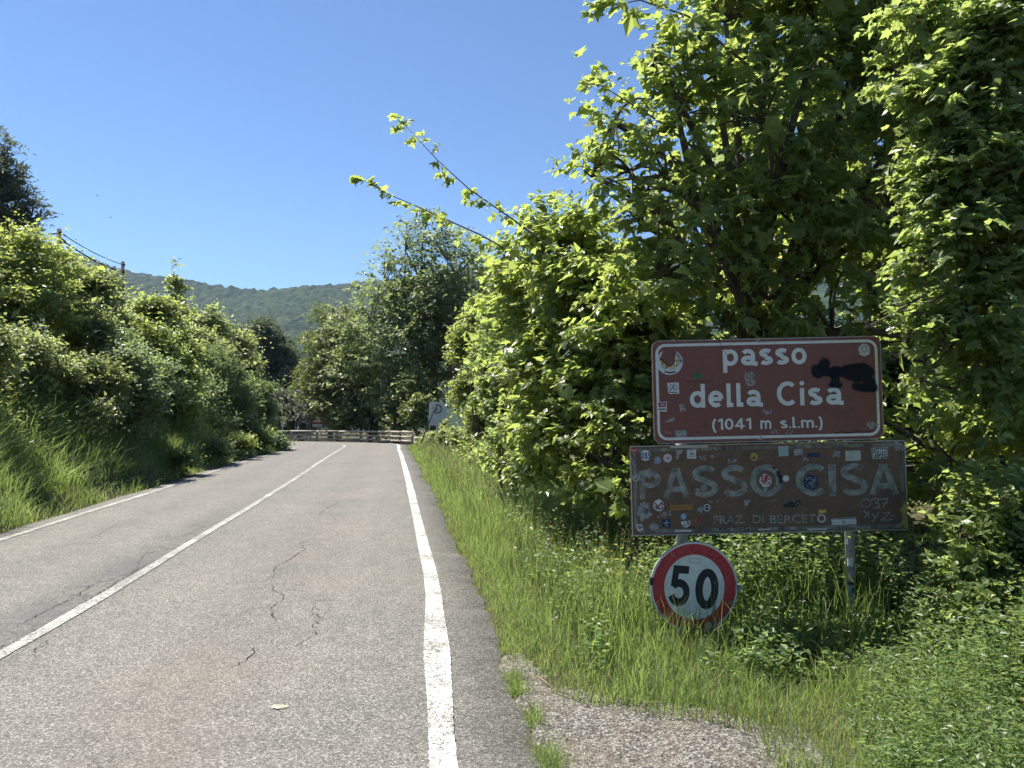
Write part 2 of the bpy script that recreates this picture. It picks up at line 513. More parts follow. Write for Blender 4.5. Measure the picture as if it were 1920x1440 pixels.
# a pale smear on the near lane
t = NT("pale_smear"); c = t.geopos()
fac = t.ramp(t.noise(c, 40, 4, .7), [(.42, g4(0)), (.6, g4(1))])
d1 = t.bsdf((.52, .47, .33, 1), .8, .2); tr = t.n("ShaderNodeBsdfTransparent"); mx = t.n("ShaderNodeMixShader")
t.l(fac, mx.inputs[0]); t.l(tr.outputs[0], mx.inputs[1]); t.l(d1.outputs[0], mx.inputs[2])
M_SMEAR = t.done(mx.outputs[0])
gx, gy = G(526, 1321)
mb = MB(); mb.poly([(gx + .05 * math.cos(a) * (1 + .2 * math.sin(3 * a)), gy + .028 * math.sin(a), .004) for a in np.linspace(0, 2 * math.pi, 18)[:-1]])
mb.build("paint_smear", M_SMEAR, road)

# gravel lay-by to the right of the asphalt edge
t = NT("gravel_bed"); c = t.geopos()
cell = t.n("ShaderNodeTexVoronoi", feature='F1'); t.l(c, cell.inputs["Vector"]); cell.inputs["Scale"].default_value = 70
sep = t.n("ShaderNodeSeparateColor"); t.l(cell.outputs["Color"], sep.inputs[0])
col = t.ramp(sep.outputs[0], [(0, (.075, .069, .061, 1)), (.5, (.168, .156, .137, 1)), (1, (.32, .304, .275, 1))])
col = t.mixc(1.0, col, t.ramp(cell.outputs["Distance"], [(.3, g4(1)), (.75, g4(.4))]), 'MULTIPLY')
col = t.mixc(t.ramp(t.noise(c, 3.2, 4), [(.45, g4(0)), (.75, g4(.5))]), col, (.16, .125, .085, 1))
b = t.bsdf(col, .9, .15)
t.l(t.bump(t.math('ADD', cell.outputs["Distance"], t.math('MULTIPLY', t.noise(c, 9, 4), 1.5)), .7, .012), b.inputs["Normal"])
M_GRAVEL = t.done(b.outputs[0])
grav_px = [(985, 1235), (1045, 1298), (1160, 1320), (1290, 1345), (1400, 1368), (1468, 1388), (1475, 1440)]
gp = np.array([G(*p) for p in grav_px])
def in_gravel(x, y, grow=0.0):
    top = np.interp(x, gp[:-1, 0], gp[:-1, 1]) - grow
    return (x > XR(y)) & (x < 1.22 - grow + .08 * np.sin(y * 5)) & (y < top)
gxs = np.arange(-.35, 1.5, .04); gys = np.arange(1.0, 5.2, .04)
X, Y = np.meshgrid(gxs, gys)
inside = (X > XR(Y) - .05) & (X < 1.45) & (Y < np.interp(X, gp[:-1, 0], gp[:-1, 1]) + .25)
Z = HT(X, Y) + .012 + .02 * (vnoise(X, Y, 5) - .5)
vi = -np.ones(X.shape, int); vi[inside] = np.arange(inside.sum())
q = []
for a in range(X.shape[0] - 1):
    for b_ in range(X.shape[1] - 1):
        k = (vi[a, b_], vi[a, b_ + 1], vi[a + 1, b_ + 1], vi[a + 1, b_])
        if min(k) >= 0: q.append(k)
tag(link("gravel_path", np_mesh("gravel_path", np.column_stack([X[inside], Y[inside], Z[inside]]), None, smooth=True, quads=q), M_GRAVEL), kind="structure")
# loose stones on it
rg = np.random.default_rng(11)
n = 9000
x = rg.uniform(-.3, 1.4, n); y = rg.uniform(2.4, 4.7, n)
ok = in_gravel(x, y, -.1); x = x[ok]; y = y[ok]; n = len(x)
oct_v = np.array([(1, 0, 0), (-1, 0, 0), (0, 1, 0), (0, -1, 0), (0, 0, .8), (0, 0, -.6)], float)
oct_f = np.array([(0, 2, 4), (2, 1, 4), (1, 3, 4), (3, 0, 4), (2, 0, 5), (1, 2, 5), (3, 1, 5), (0, 3, 5)])
sz = .0032 * np.exp(rg.normal(0, .45, n)); sz[:25] *= 2.6
a = rg.uniform(0, 6.28, n); ca, sa = np.cos(a), np.sin(a)
ov = oct_v[None] * rg.uniform(.6, 1.4, (n, 6, 3)) * sz[:, None, None]
ov = np.stack([ov[..., 0] * ca[:, None] - ov[..., 1] * sa[:, None], ov[..., 0] * sa[:, None] + ov[..., 1] * ca[:, None], ov[..., 2]], -1)
ov += np.column_stack([x, y, HT(x, y) + .014 + .02 * (vnoise(x, y, 5) - .5)])[:, None]
fi = (oct_f[None] + np.arange(n)[:, None, None] * 6).reshape(-1, 3)
t = NT("loose_stone"); col = t.ramp(t.attr("tint"), [(0, (.08, .07, .06, 1)), (.5, (.2, .18, .152, 1)), (1, (.40, .375, .33, 1))]); M_STONE = t.done(t.bsdf(col, .85, .2).outputs[0])
tag(link("gravel", np_mesh("gravel", ov.reshape(-1, 3), fi, {"tint": np.repeat(rg.random(n), 6)}), M_STONE), "loose pale gravel stones scattered on the lay-by beside the asphalt edge", "gravel", kind="stuff")

# wooded hill beyond the pass
ridge_px = [(-900, 330), (-400, 390), (0, 430), (130, 478), (250, 519), (350, 531), (420, 543), (490, 551), (560, 544), (630, 540), (760, 528), (950, 500), (1300, 470), (1900, 460), (2800, 480)]
HD = 1250.0
rx = np.array([P(p[0], p[1], HD).x for p in ridge_px]); rz = np.array([P(p[0], p[1], HD).z for p in ridge_px])
hx = np.concatenate([np.arange(-2000, -820, 40), np.arange(-820, -200, 2.9), np.arange(-200, 1800, 40)])
hy = np.concatenate([np.arange(420, 640, 20), np.arange(640, HD + 60, 4.0), np.arange(HD + 70, HD + 700, 60)])
X, Y = np.meshgrid(hx, hy)
u = np.clip((Y - 420) / (HD - 420), 0, 1)
base = -55 + (np.interp(X, rx, rz) + 55) * (u ** 1.25) - np.clip(Y - HD, 0, 900) * .25
base += (vnoise(X, Y, .006) - .5) * 34 * np.sin(u * math.pi) + (vnoise(X, Y, .016) - .5) * 12 * np.sin(u * math.pi)
# tree crowns as domes on a jittered lattice
rh = np.random.default_rng(5); cs = 7.5
jx = rh.random((700, 400)); jy = rh.random((700, 400)); jr = rh.uniform(.55, 1.15, (700, 400)); jh = rh.uniform(.5, 1.3, (700, 400))
ci = np.floor((X + 2600) / cs).astype(int); cj = np.floor(Y / cs).astype(int)
dome = np.zeros_like(X); tintv = np.zeros_like(X)
for di in (-1, 0, 1):
    for dj in (-1, 0, 1):
        a = (ci + di) % 700; b_ = (cj + dj) % 400
        px_ = (ci + di + jx[a, b_]) * cs - 2600; py_ = (cj + dj + jy[a, b_]) * cs
        d2 = ((X - px_) ** 2 + (Y - py_) ** 2) / (cs * jr[a, b_]) ** 2
        hh = np.sqrt(np.clip(1 - d2, 0, 1)) * 7.5 * jh[a, b_]
        tintv = np.where(hh > dome, jx[a, b_], tintv); dome = np.maximum(dome, hh)
V = np.column_stack([X.ravel(), Y.ravel(), (base + dome + rh.normal(0, .5, X.shape)).ravel()])
nx, ny = len(hx), len(hy)
i = (np.arange(ny - 1)[:, None] * nx + np.arange(nx - 1)[None]).ravel()
t = NT("far_forest"); c = t.geopos()
col = t.mixc(t.attr("tint"), (.016, .032, .014, 1), (.058, .084, .034, 1))
col = t.mixc(t.ramp(t.noise(c, .012, 3), [(.4, g4(0)), (.65, g4(.7))]), col, (.020, .038, .018, 1))
nn = t.noise(c, .55, 4, .7)
b = t.bsdf(col, .9, .1); t.l(t.bump(nn, 1.0, 2.5), b.inputs["Normal"])
M_FOREST = t.done(b.outputs[0])
tag(link("hill", np_mesh("hill", V, None, {"tint": tintv.ravel()}, True, np.stack([i, i + 1, i + 1 + nx, i + nx], 1)), M_FOREST), kind="structure")
# ------------------------------------------------------------------ leaves, trees and shrubs
def T_maple():
    o = [(.0, -.03), (.46, .07), (.36, .26), (.57, .55), (.28, .53), (.0, 1.0), (-.28, .53), (-.57, .55), (-.36, .26), (-.46, .07)]
    v = np.array([(x, y, .10 * abs(x) - .30 * (x * x + (y - .25) ** 2)) for x, y in o])
    f = np.array([(0, k, k + 1) for k in range(1, 9)])
    return v, f
def T_small():      # small blunt-lobed leaf
    o = [(.0, .0), (.34, .16), (.24, .36), (.44, .64), (.0, 1.0), (-.44, .64), (-.24, .36), (-.34, .16)]
    v = np.array([(x, y, .14 * abs(x) - .22 * (y - .3) ** 2) for x, y in o])
    f = np.array([(0, k, k + 1) for k in range(1, 7)])
    return v, f
def T_ovate(w=.3):
    v = np.array([(0, 0, 0), (w, .38, .07), (w * .8, .66, .03), (0, 1, -.10), (-w * .8, .66, .03), (-w, .38, .07)])
    f = np.array([(0, 1, 2), (0, 2, 3), (0, 3, 4), (0, 4, 5)])
    return v, f
def T_rhomb(w=.3):
    v = np.array([(0, 0, 0), (w, .45, .06), (0, 1, -.05), (-w, .45, .06)])
    return v, np.array([(0, 1, 2), (0, 2, 3)])
MAPLE, SMALL, OVATE, RHOMB, NEEDLE, LANCE = T_maple(), T_small(), T_ovate(.33), T_rhomb(.34), T_rhomb(.07), T_rhomb(.15)

def nrm(a): return a / (np.linalg.norm(a, axis=-1, keepdims=True) + 1e-9)
def leaf_arrays(tm, pos, axis, normal, size, tint):
    tv, tf = tm
    axis = nrm(axis)
    X = nrm(np.cross(axis, normal)); N = np.cross(X, axis)
    rv = np.random.default_rng(len(pos))
    wid = rv.uniform(.68, 1.12, (len(pos), 1, 1)); curl = rv.normal(1.1, .9, (len(pos), 1, 1)); skew = rv.normal(0, .14, (len(pos), 1, 1))
    V = pos[:, None] + size[:, None, None] * ((tv[None, :, 0:1] * wid + skew * tv[None, :, 1:2] ** 2) * X[:, None] + tv[None, :, 1:2] * axis[:, None] + tv[None, :, 2:3] * curl * N[:, None])
    n, k = len(pos), len(tv)
    Fi = (tf[None] + (np.arange(n) * k)[:, None, None]).reshape(-1, 3)
    return V.reshape(-1, 3), Fi, np.repeat(tint, k)

def on_twigs(rg, st, td, tl, m, droop=.35, flat=.8, spread=.85):
    """leaf seats along twigs: position, axis, normal"""
    n = len(st)
    fr = (np.arange(m)[None] + rg.random((n, m))) / m
    fr = .15 + .85 * fr
    sag = -0.18 * (fr ** 2)[..., None] * tl[:, None, None] * np.array([0, 0, 1.])
    pos = st[:, None] + td[:, None] * (fr * tl[:, None])[..., None] + sag
    side = nrm(np.cross(td, np.array([0, 0, 1.]) + rg.normal(0, .25, (n, 3))))
    sg = np.where(np.arange(m) % 2 == 0, 1., -1.)[None, :, None]
    ax = td[:, None] * .55 + side[:, None] * sg * spread + rg.normal(0, .35, (n, m, 3)) + np.array([0, 0, -droop])
    no = np.array([0, 0, flat]) + rg.normal(0, .45, (n, m, 3)) + td[:, None] * .45
    return pos.reshape(-1, 3), ax.reshape(-1, 3), no.reshape(-1, 3)

def clump_twigs(rg, clumps, n, tl, up=.35, inner=.25, subs=16, subr=.36, lean=(0, 0, 0), layer=.42):
    """twigs gathered into many small sprays on the outside of each clump"""
    C = np.array([c[0] for c in clumps], float); R = np.array([c[1] for c in clumps], float)
    wgt = (R[:, 0] * R[:, 2]); wgt = wgt / wgt.sum()
    SC = []; SR = []; SI = []
    for k in range(len(C)):
        m = subs
        d = nrm(rg.normal(0, 1, (m, 3)))
        rr = rg.uniform(.35, .80, m)
        SC.append(C[k] + d * rr[:, None] * R[k]); SR.append(rg.uniform(.7, 1.35, m) * subr * R[k].mean()); SI += [k] * m
    SC = np.concatenate(SC); SR = np.concatenate(SR); SI = np.array(SI)
    pw = wgt[SI] * SR ** 2; pw /= pw.sum()
    pick = rg.choice(len(SC), n, p=pw)
    off = nrm(rg.normal(0, 1, (n, 3))) * (rg.random(n) ** .5)[:, None] * SR[pick][:, None] * np.array([1.15, 1.15, layer])
    st = SC[pick] + off
    big = rg.random(n) < inner                                   # some fill the inside
    k2 = SI[pick]
    st[big] = C[k2[big]] + nrm(rg.normal(0, 1, (big.sum(), 3))) * (rg.random(big.sum()) ** .4 * .85)[:, None] * R[k2[big]]
    outw = nrm((st - C[k2]) / R[k2])
    td = nrm(outw * .8 + nrm(off) * .45 + np.array([0, 0, up]) + rg.normal(0, .3, (n, 3)) + np.array(lean))
    L = rg.uniform(tl[0], tl[1], n)
    ls = rg.random(n) < .07                                      # a few long shoots break the outline
    L[ls] *= rg.uniform(1.5, 2.6, ls.sum()); td[ls] = nrm(td[ls] + np.array([0, 0, .5]))
    return st - td * (L * .4)[:, None], td, L, SC

def px_clumps(lst, deep=1.0):
    out = []
    for c in lst:
        px, py, d, r = c[:4]
        rv = (c[4] if len(c) > 4 else r)
        p = P(px, py, d); k = d / F
        out.append(((p.x, p.y, p.z), (r * k, (r * k + rv * k) * .5 * deep, rv * k)))
    return out

def limb(mb, a, b_, r0, r1, rg, bend=.12, n=6, sides=6):
    a = Vector(a); b_ = Vector(b_); L = (b_ - a).length
    o1 = Vector(rg.normal(0, bend * L, 3)); pts = []; rad = []
    for k in range(n + 1):
        u = k / n
        pts.append(a.lerp(b_, u) + o1 * (u * (1 - u) * 2.2) + Vector((0, 0, .10 * L * math.sin(u * math.pi))))
        rad.append(r0 + (r1 - r0) * u)
    mb.tube(pts, rad, sides)

N_LEAF = 0
def tree(name, label, cat, clumps, mat, tm, n, m, tl, size, seed, base=None, trunk_r=.07, group=None, up=.35, inner=.25,
         subs=16, subr=.36, droop=.35, flat=.8, twig_r=0.0, extra=None, lean=(0, 0, 0), stems=1, tint=(0, 1), single=0, trunk_to=None, spread=.85):
    """a thing: trunk with limbs, crown of leaves"""
    global N_LEAF
    rg = np.random.default_rng(seed)
    C = np.array([c[0] for c in clumps], float); R = np.array([c[1] for c in clumps], float)
    if base is None:
        w = R[:, 0]
        bx = float((C[:, 0] * w).sum() / w.sum()); by = float((C[:, 1] * w).sum() / w.sum()) + .2
    else: bx, by = base
    bz = float(HT(bx, by)) - .05
    root = empty(name, (bx, by, bz))
    tag(root, label, cat, group)
    st, td, L, SC = clump_twigs(rg, clumps, n, tl, up, inner, subs, subr, lean)
    if extra is not None:
        st = np.concatenate([st, extra[0]]); td = np.concatenate([td, extra[1]]); L = np.concatenate([L, extra[2]])
    zmin = HT(st[:, 0], st[:, 1]) + .03
    ok = st[:, 2] > zmin
    st, td, L = st[ok], td[ok], L[ok]
    pos, ax, no = on_twigs(rg, st, td, L, m, droop, flat, spread)
    # per-spray tone plus per-leaf variation
    tn = np.repeat(np.clip(rg.normal(.5, .2, len(st)), 0, 1), m)
    tn = np.clip(tn + rg.normal(0, .2, len(pos)), 0, 1) * (tint[1] - tint[0]) + tint[0]
    sz = size * np.exp(rg.normal(-.05, .34, len(pos)))
    keep = np.ones(len(pos), bool)
    org = np.array([bx, by, bz])
    if single:                                                    # the leaves that show largest become pieces of their own
        d = np.linalg.norm(pos - np.array([0, 0, CAMZ]), axis=1)
        u = pos[:, 0] / pos[:, 1]; v = (pos[:, 2] - CAMZ) / pos[:, 1]
        vis = (np.abs(u) < .66) & (v < .53) & (v > -.3)
        score = np.where(vis, sz / d, 0)
        keep[np.argsort(-score)[:single]] = False
    V, Fi, tnv = leaf_arrays(tm, pos[keep] - org, ax[keep], no[keep], sz[keep], tn[keep])
    N_LEAF += len(Fi)
    crown = link("crown", np_mesh(name + "_crown", V, Fi, {"tint": tnv}), mat, root)
    crown["kind"] = "stuff"
    if single:
        protos = []
        for k in range(4):
            v0, f0, _ = leaf_arrays(tm, np.zeros((1, 3)), np.array([[0, 1., 0]]), np.array([[0, 0, 1.]]), np.ones(1), np.ones(1))
            me = np_mesh("leaf", v0 * (1 + rg.normal(0, .06, v0.shape)), f0, {"tint": np.full(len(v0), tint[0] + (tint[1] - tint[0]) * (k + .5) / 4)})
            me.materials.append(mat); protos.append(me)
        for j in np.where(~keep)[0]:
            a = Vector(ax[j]).normalized(); x = a.cross(Vector(no[j])).normalized(); z = x.cross(a)
            o = bpy.data.objects.new("leaf", protos[int(rg.integers(4))])
            COL.objects.link(o); o.parent = root
            Mx = Matrix((x, a, z)).transposed() * float(sz[j])
            o.matrix_local = Matrix.Translation(Vector(pos[j] - org)) @ Mx.to_4x4()
    mb = MB()
    tops = C.copy(); o = Vector((bx, by, bz))
    top = Vector(trunk_to) if trunk_to is not None else None
    for s in range(stems):
        mine = [k for k in range(len(C)) if k % stems == s] or [0]
        ctr = Vector(C[mine].mean(axis=0))
        fork = top if top is not None else o.lerp(ctr, .45) + Vector((rg.normal(0, .1), rg.normal(0, .1), 0))
        b0 = o + Vector((rg.normal(0, .06), rg.normal(0, .06), 0)) * (1 if stems > 1 else 0)
        limb(mb, b0, fork, trunk_r, trunk_r * .62, rg, .04, 6, 8)
        for k in mine:
            limb(mb, fork, C[k], trunk_r * .5, trunk_r * .16, rg, .10)
            near = np.where(np.linalg.norm(SC - C[k], axis=1) < R[k].max() * 1.1)[0]
            for q in near[:8]:
                limb(mb, C[k], SC[q], trunk_r * .15, trunk_r * .05, rg, .08, 3, 4)
    if twig_r > 0:
        for j in range(0, len(st), 3):
            e = st[j] + td[j] * L[j] + np.array([0, 0, -.18 * L[j]])
            mid = st[j] + td[j] * L[j] * .5 + np.array([0, 0, -.045 * L[j]])
            mb.tube([st[j], mid, e], [twig_r, twig_r * .8, twig_r * .4], 3, False)
    if extra is not None and len(extra) > 3:
        for path, r0 in extra[3]:
            mb.tube(path, [r0 * (1 - .8 * k / (len(path) - 1)) for k in range(len(path))], 5)
    for v in mb.v: v -= o
    mb.build("trunk", M_BARK, root, True)
    return root

# ---- right of the road -------------------------------------------------------
def shoot(rg, path, every, tl):
    """leafy sprays along a long bare shoot"""
    path = np.array(path, float); seg = np.linalg.norm(np.diff(path, axis=0), axis=1); cum = np.concatenate([[0], np.cumsum(seg)])
    s = np.arange(.15, cum[-1], every); s = np.concatenate([s, [cum[-1]] * 3])
    p = np.column_stack([np.interp(s, cum, path[:, j]) for j in range(3)])
    d = nrm(path[-1] - path[0])
    td = nrm(d * .6 + rg.normal(0, .55, (len(s), 3)))
    return p, td, np.full(len(s), tl)
rs = np.random.default_rng(21)
def pxpath(l): return [tuple(P(*q)) for q in l]
sh1 = pxpath([(1180, 600, 8.3), (1040, 470, 8.4), (960, 410, 8.4), (880, 355, 8.4), (820, 300, 8.4), (757, 232, 8.4)])
sh2 = pxpath([(1150, 640, 8.6), (1010, 500, 8.8), (900, 440, 8.9), (800, 395, 8.9), (730, 365, 8.9), (682, 338, 8.9)])
sh3 = pxpath([(1330, 300, 7.2), (1240, 230, 7.1), (1160, 180, 7.0), (1108, 150, 7.0)])
sh4 = pxpath([(1400, 120, 7.0), (1290, 30, 6.9), (1200, 0, 6.8), (1140, 12, 6.7)])
def shoots(l, every=.09, tl=.16):
    a = [shoot(rs, p, every, tl) for p in l]
    return [np.concatenate([x[k] for x in a]) for k in range(3)] + [[(p, .014) for p in l]]

tree("sycamore_maple", "tall dark sycamore maple with large lobed leaves towering directly behind the brown signs", "tree",
     px_clumps([(1360, 40, 7.6, 150), (1540, 60, 7.8, 180), (1690, 60, 7.9, 150), (1270, 190, 7.3, 125), (1430, 230, 7.4, 165), (1610, 250, 7.7, 170), (1180, 320, 7.5, 115),
                (1320, 400, 7.2, 150), (1500, 430, 7.6, 170), (1680, 430, 7.9, 160), (1230, 520, 7.3, 130), (1390, 580, 7.3, 140), (1560, 620, 7.8, 150), (1730, 640, 8.1, 150),
                (1780, 860, 8.0, 130), (1640, 880, 8.2, 150), (1480, 860, 8.2, 150), (1450, -120, 7.9, 200), (1700, -130, 8.1, 200), (1900, 300, 8.5, 200), (1950, 60, 8.5, 200), (1950, 700, 8.4, 200), (1215, 110, 7.3, 80), (1150, 230, 7.4, 85), (1110, 330, 7.9, 80), (1250, 330, 7.2, 110), (1200, 420, 7.6, 90), (1340, 140, 7.5, 110), (1450, 370, 7.3, 130), (1590, 150, 7.6, 140)]),
     M_MAPLE, MAPLE, 4000, 9, (.28, .58), .092, 101, base=(2.6, 8.6), trunk_r=.13, twig_r=.003, extra=shoots([sh3, sh4], .14, .2), single=300, stems=1, tint=(0, 1), inner=.07, subs=22, trunk_to=(2.6, 8.2, 2.2), droop=.5)

tree("sycamore_maple", "sycamore maple bush whose two long bare shoots reach out against the blue sky", "tree",
     px_clumps([(1090, 470, 9.0, 105), (1120, 590, 8.3, 120), (1010, 560, 9.6, 95), (950, 480, 10.4, 60), (1010, 420, 9.4, 40), (1150, 700, 7.8, 110), (1040, 690, 8.8, 110), (1180, 800, 7.4, 90),
                (1060, 800, 8.2, 95), (1140, 880, 7.2, 80), (1080, 900, 7.6, 60), (1180, 950, 6.9, 50), (1250, 700, 8.4, 120), (1280, 880, 8.0, 110), (1040, 420, 9.2, 70), (1080, 530, 8.6, 90), (960, 560, 10.4, 70), (1180, 620, 8.0, 110)]),
     M_MAPLE, MAPLE, 3450, 9, (.22, .46), .076, 102, base=(1.3, 9.2), trunk_r=.09, twig_r=.0025, extra=shoots([sh1, sh2], .13, .16), tint=(.25, 1.0), stems=2, inner=.07, subs=22, droop=.45)

tree("hedge_maple", "bright green maple hedge shrub between the verge and the sycamore with two shoots", "shrub",
     px_clumps([(960, 640, 11.2, 75), (950, 720, 11.4, 68), (1000, 770, 9.8, 75), (950, 800, 11.0, 48), (1010, 850, 9.0, 60), (915, 625, 12.5, 32), (905, 685, 12.8, 30), (985, 885, 9.2, 35), (945, 868, 10.6, 44, 26), (915, 850, 12, 34, 22)]),
     M_FIELD, OVATE, 2450, 9, (.20, .40), .075, 103, trunk_r=.06, stems=2, inner=.2, tint=(0, .9))
tree("hazel_shrub", "feathery yellow green shrub behind the leaning white board at the bend", "shrub",
     px_clumps([(872, 640, 19, 30, 44), (880, 725, 20, 30, 48), (905, 590, 16, 34, 40), (915, 680, 15, 32, 50), (896, 790, 18, 30, 36), (884, 770, 21, 18, 30), (910, 850, 15.5, 30, 24), (885, 842, 17, 24, 20)]),
     M_ASH, RHOMB, 2600, 9, (.25, .5), .085, 104, trunk_r=.05, stems=2)
tree("bramble_shrub", "low leafy bramble growing round the foot of the leaning white board", "shrub",
     px_clumps([(846, 818, 26, 20, 13), (818, 822, 29, 18, 10), (870, 825, 22, 22, 16), (830, 797, 26.6, 9, 6)]),
     M_HAZEL, OVATE, 700, 9, (.2, .45), .10, 105, trunk_r=.03, stems=2, tint=(.2, 1))
# light-leaved maple reaching in from the frame's side, in front of the signs
tree("field_maple", "sunlit field maple with small pale leaves overhanging the top corner of the newer sign", "tree",
     px_clumps([(1900, 60, 5.3, 130), (1800, 170, 5.3, 110), (1910, 280, 5.2, 130), (1790, 330, 5.25, 100), (1880, 460, 5.2, 120), (1750, 470, 5.1, 80), (1820, 590, 5.1, 95), (1715, 585, 5.0, 60, 36),
                (1632, 612, 5.0, 38, 14), (1770, 655, 5.0, 66, 46), (1890, 680, 5.1, 100), (1720, 30, 5.5, 70), (1680, 140, 5.6, 55), (1850, 770, 5.2, 60, 40), (1725, 715, 5.1, 46, 30), (1690, 655, 5.1, 32, 20), (1790, 730, 5.1, 50, 30)], .5),
     M_FIELD, MAPLE, 2600, 9, (.16, .36), .056, 106, base=(4.4, 5.9), trunk_r=.042, twig_r=.002, single=300, inner=.05, subs=24, tint=(.1, 1), lean=(-.25, -.1, -.1), trunk_to=(4.1, 5.7, 2.8))
tree("hawthorn_bush", "light small-leaved hawthorn bush at the frame's edge beside the old sign", "bush",
     px_clumps([(1860, 940, 4.9, 85), (1800, 1000, 4.8, 70), (1900, 1050, 4.8, 110), (1800, 1100, 4.7, 80), (1720, 1060, 4.9, 38, 22), (1760, 920, 5.0, 35, 28), (1990, 1000, 4.9, 120), (1880, 1180, 4.5, 100)]),
     M_FIELD, SMALL, 1750, 8, (.12, .28), .042, 107, base=(3.5, 4.95), trunk_r=.03, twig_r=.0016, stems=3, inner=.2, tint=(.1, .9))

tree("ash_tree", "dark ash filling the background behind the old sign and the maples", "tree",
     px_clumps([(1250, 620, 12.5, 110), (1330, 760, 12, 120), (1450, 640, 12.5, 130), (1500, 820, 12, 120), (1620, 700, 12.5, 130), (1680, 880, 12, 120), (1780, 720, 12.5, 140), (1860, 880, 12, 130), (1950, 700, 13, 150), (1180, 800, 12, 80), (1350, 930, 11.5, 90), (1560, 960, 11.5, 90), (1760, 1000, 11.5, 90), (1900, 1010, 11.5, 90)], .6),
     M_DOG, RHOMB, 3300, 9, (.4, .8), .15, 108, base=(5.0, 13.2), trunk_r=.16, inner=.2, tint=(0, .5), trunk_to=(5.0, 13.0, 2.0))
tree("ash_tree", "tall ash crown showing between the top branches of the sycamore", "tree",
     px_clumps([(1300, 420, 13, 130), (1420, 260, 13, 150), (1580, 380, 13, 160), (1720, 200, 13, 160), (1760, 440, 13, 150), (1880, 250, 13, 150), (1880, 500, 13, 150), (1560, 120, 13, 150), (1960, 40, 13, 180), (1740, 0, 13, 150)], .6),
     M_DOG, RHOMB, 3200, 9, (.4, .8), .16, 109, base=(6.6, 13.8), trunk_r=.2, inner=.2, tint=(.1, .7), trunk_to=(6.4, 13.4, 4.5))
# ---- beyond the bend ---------------------------------------------------------
tree("beech_tree", "tall grey green beech with feathery crown beyond the bend, against the sky", "tree",
     px_clumps([(800, 420, 50, 45), (760, 470, 50, 60), (840, 490, 50, 75), (720, 540, 50, 60), (790, 560, 50, 85), (870, 570, 50, 80), (690, 620, 50, 70), (760, 650, 49, 90), (850, 670, 50, 90),
                (665, 690, 50, 60), (730, 730, 48.5, 60), (900, 640, 51, 80), (650, 580, 50, 34), (800, 740, 49, 60), (830, 600, 49, 70), (745, 590, 49, 60), (925, 560, 51, 60), (930, 490, 52, 45), (890, 480, 51, 45), (940, 650, 51, 60)]),
     M_BEECH, RHOMB, 6000, 10, (.7, 1.7), .20, 110, base=(-5.2, 50.5), trunk_r=.28, lean=(-.35, 0, .1), up=.5, inner=.08, subs=26, tint=(.1, 1), trunk_to=(-5.2, 50.5, 4.5), spread=.6)
tree("fir_tree", "dark fir with drooping layered boughs behind the red triangle sign", "tree",
     px_clumps([(605, 590, 60, 20, 24), (600, 640, 60, 34, 26), (608, 690, 60, 46, 28), (600, 735, 60, 50, 26), (625, 660, 59, 36, 24), (640, 720, 58, 40, 30), (612, 770, 58, 44, 24)]),
     M_FIR, LANCE, 2900, 11, (.6, 1.5), .26, 111, base=(-14.6, 61), trunk_r=.22, up=-.05, inner=.15, subr=.42, droop=.2, trunk_to=(-14.6, 61, 8))
tree("hornbeam_tree", "broad green hornbeam left of the tall beech, above the log barrier", "tree",
     px_clumps([(650, 610, 53, 48), (620, 660, 53, 50), (660, 690, 52, 55), (600, 715, 53, 45), (640, 745, 52, 55), (690, 740, 51.5, 50), (585, 755, 53, 34)]),
     M_FIR, RHOMB, 3000, 10, (.5, 1.2), .17, 115, base=(-12.2, 53.5), trunk_r=.2, inner=.15, subs=20, tint=(.1, 1), trunk_to=(-12.2, 53.5, 3.0))
tree("pine_tree", "grey green pine with a rounded top standing in front of the wooded hill", "tree",
     px_clumps([(488, 622, 75, 40, 28), (462, 640, 75, 32, 26), (522, 650, 75, 42, 28), (485, 675, 75, 52, 32), (535, 690, 75, 46, 30), (500, 730, 74, 52, 32), (550, 730, 74, 40, 36), (455, 700, 75, 36, 30)]),
     M_PINE, LANCE, 3000, 12, (.8, 1.7), .36, 112, base=(-25, 75.5), trunk_r=.3, up=.5, inner=.15, droop=-.1, tint=(.3, 1), trunk_to=(-25, 75.5, 6))
for k, (cl, lab, mat, bx) in enumerate([
    ([(535, 760, 57, 40), (520, 800, 56, 36, 26), (560, 790, 56, 36, 30)], "shadowy tree behind the lattice mast at the outer side of the bend", M_PINE, (-17.3, 57)),
    ([(690, 770, 51, 48, 36), (650, 790, 51, 40, 26), (720, 800, 50.5, 36, 24)], "dark leafy tree behind the middle of the log barrier", M_BEECH, (-9.5, 51)),
    ([(755, 760, 47, 36, 40), (745, 795, 46, 28, 18), (785, 770, 45, 30, 36), (775, 720, 46, 30, 30)], "small green tree at the near end of the log barrier", M_HAZEL, (-5.6, 46.5))]):
    tree("roadside_tree", lab, "tree", px_clumps(cl), mat, RHOMB, 1500, 9, (.5, 1.1), .19, 113 + k, base=bx, trunk_r=.14, inner=.3)

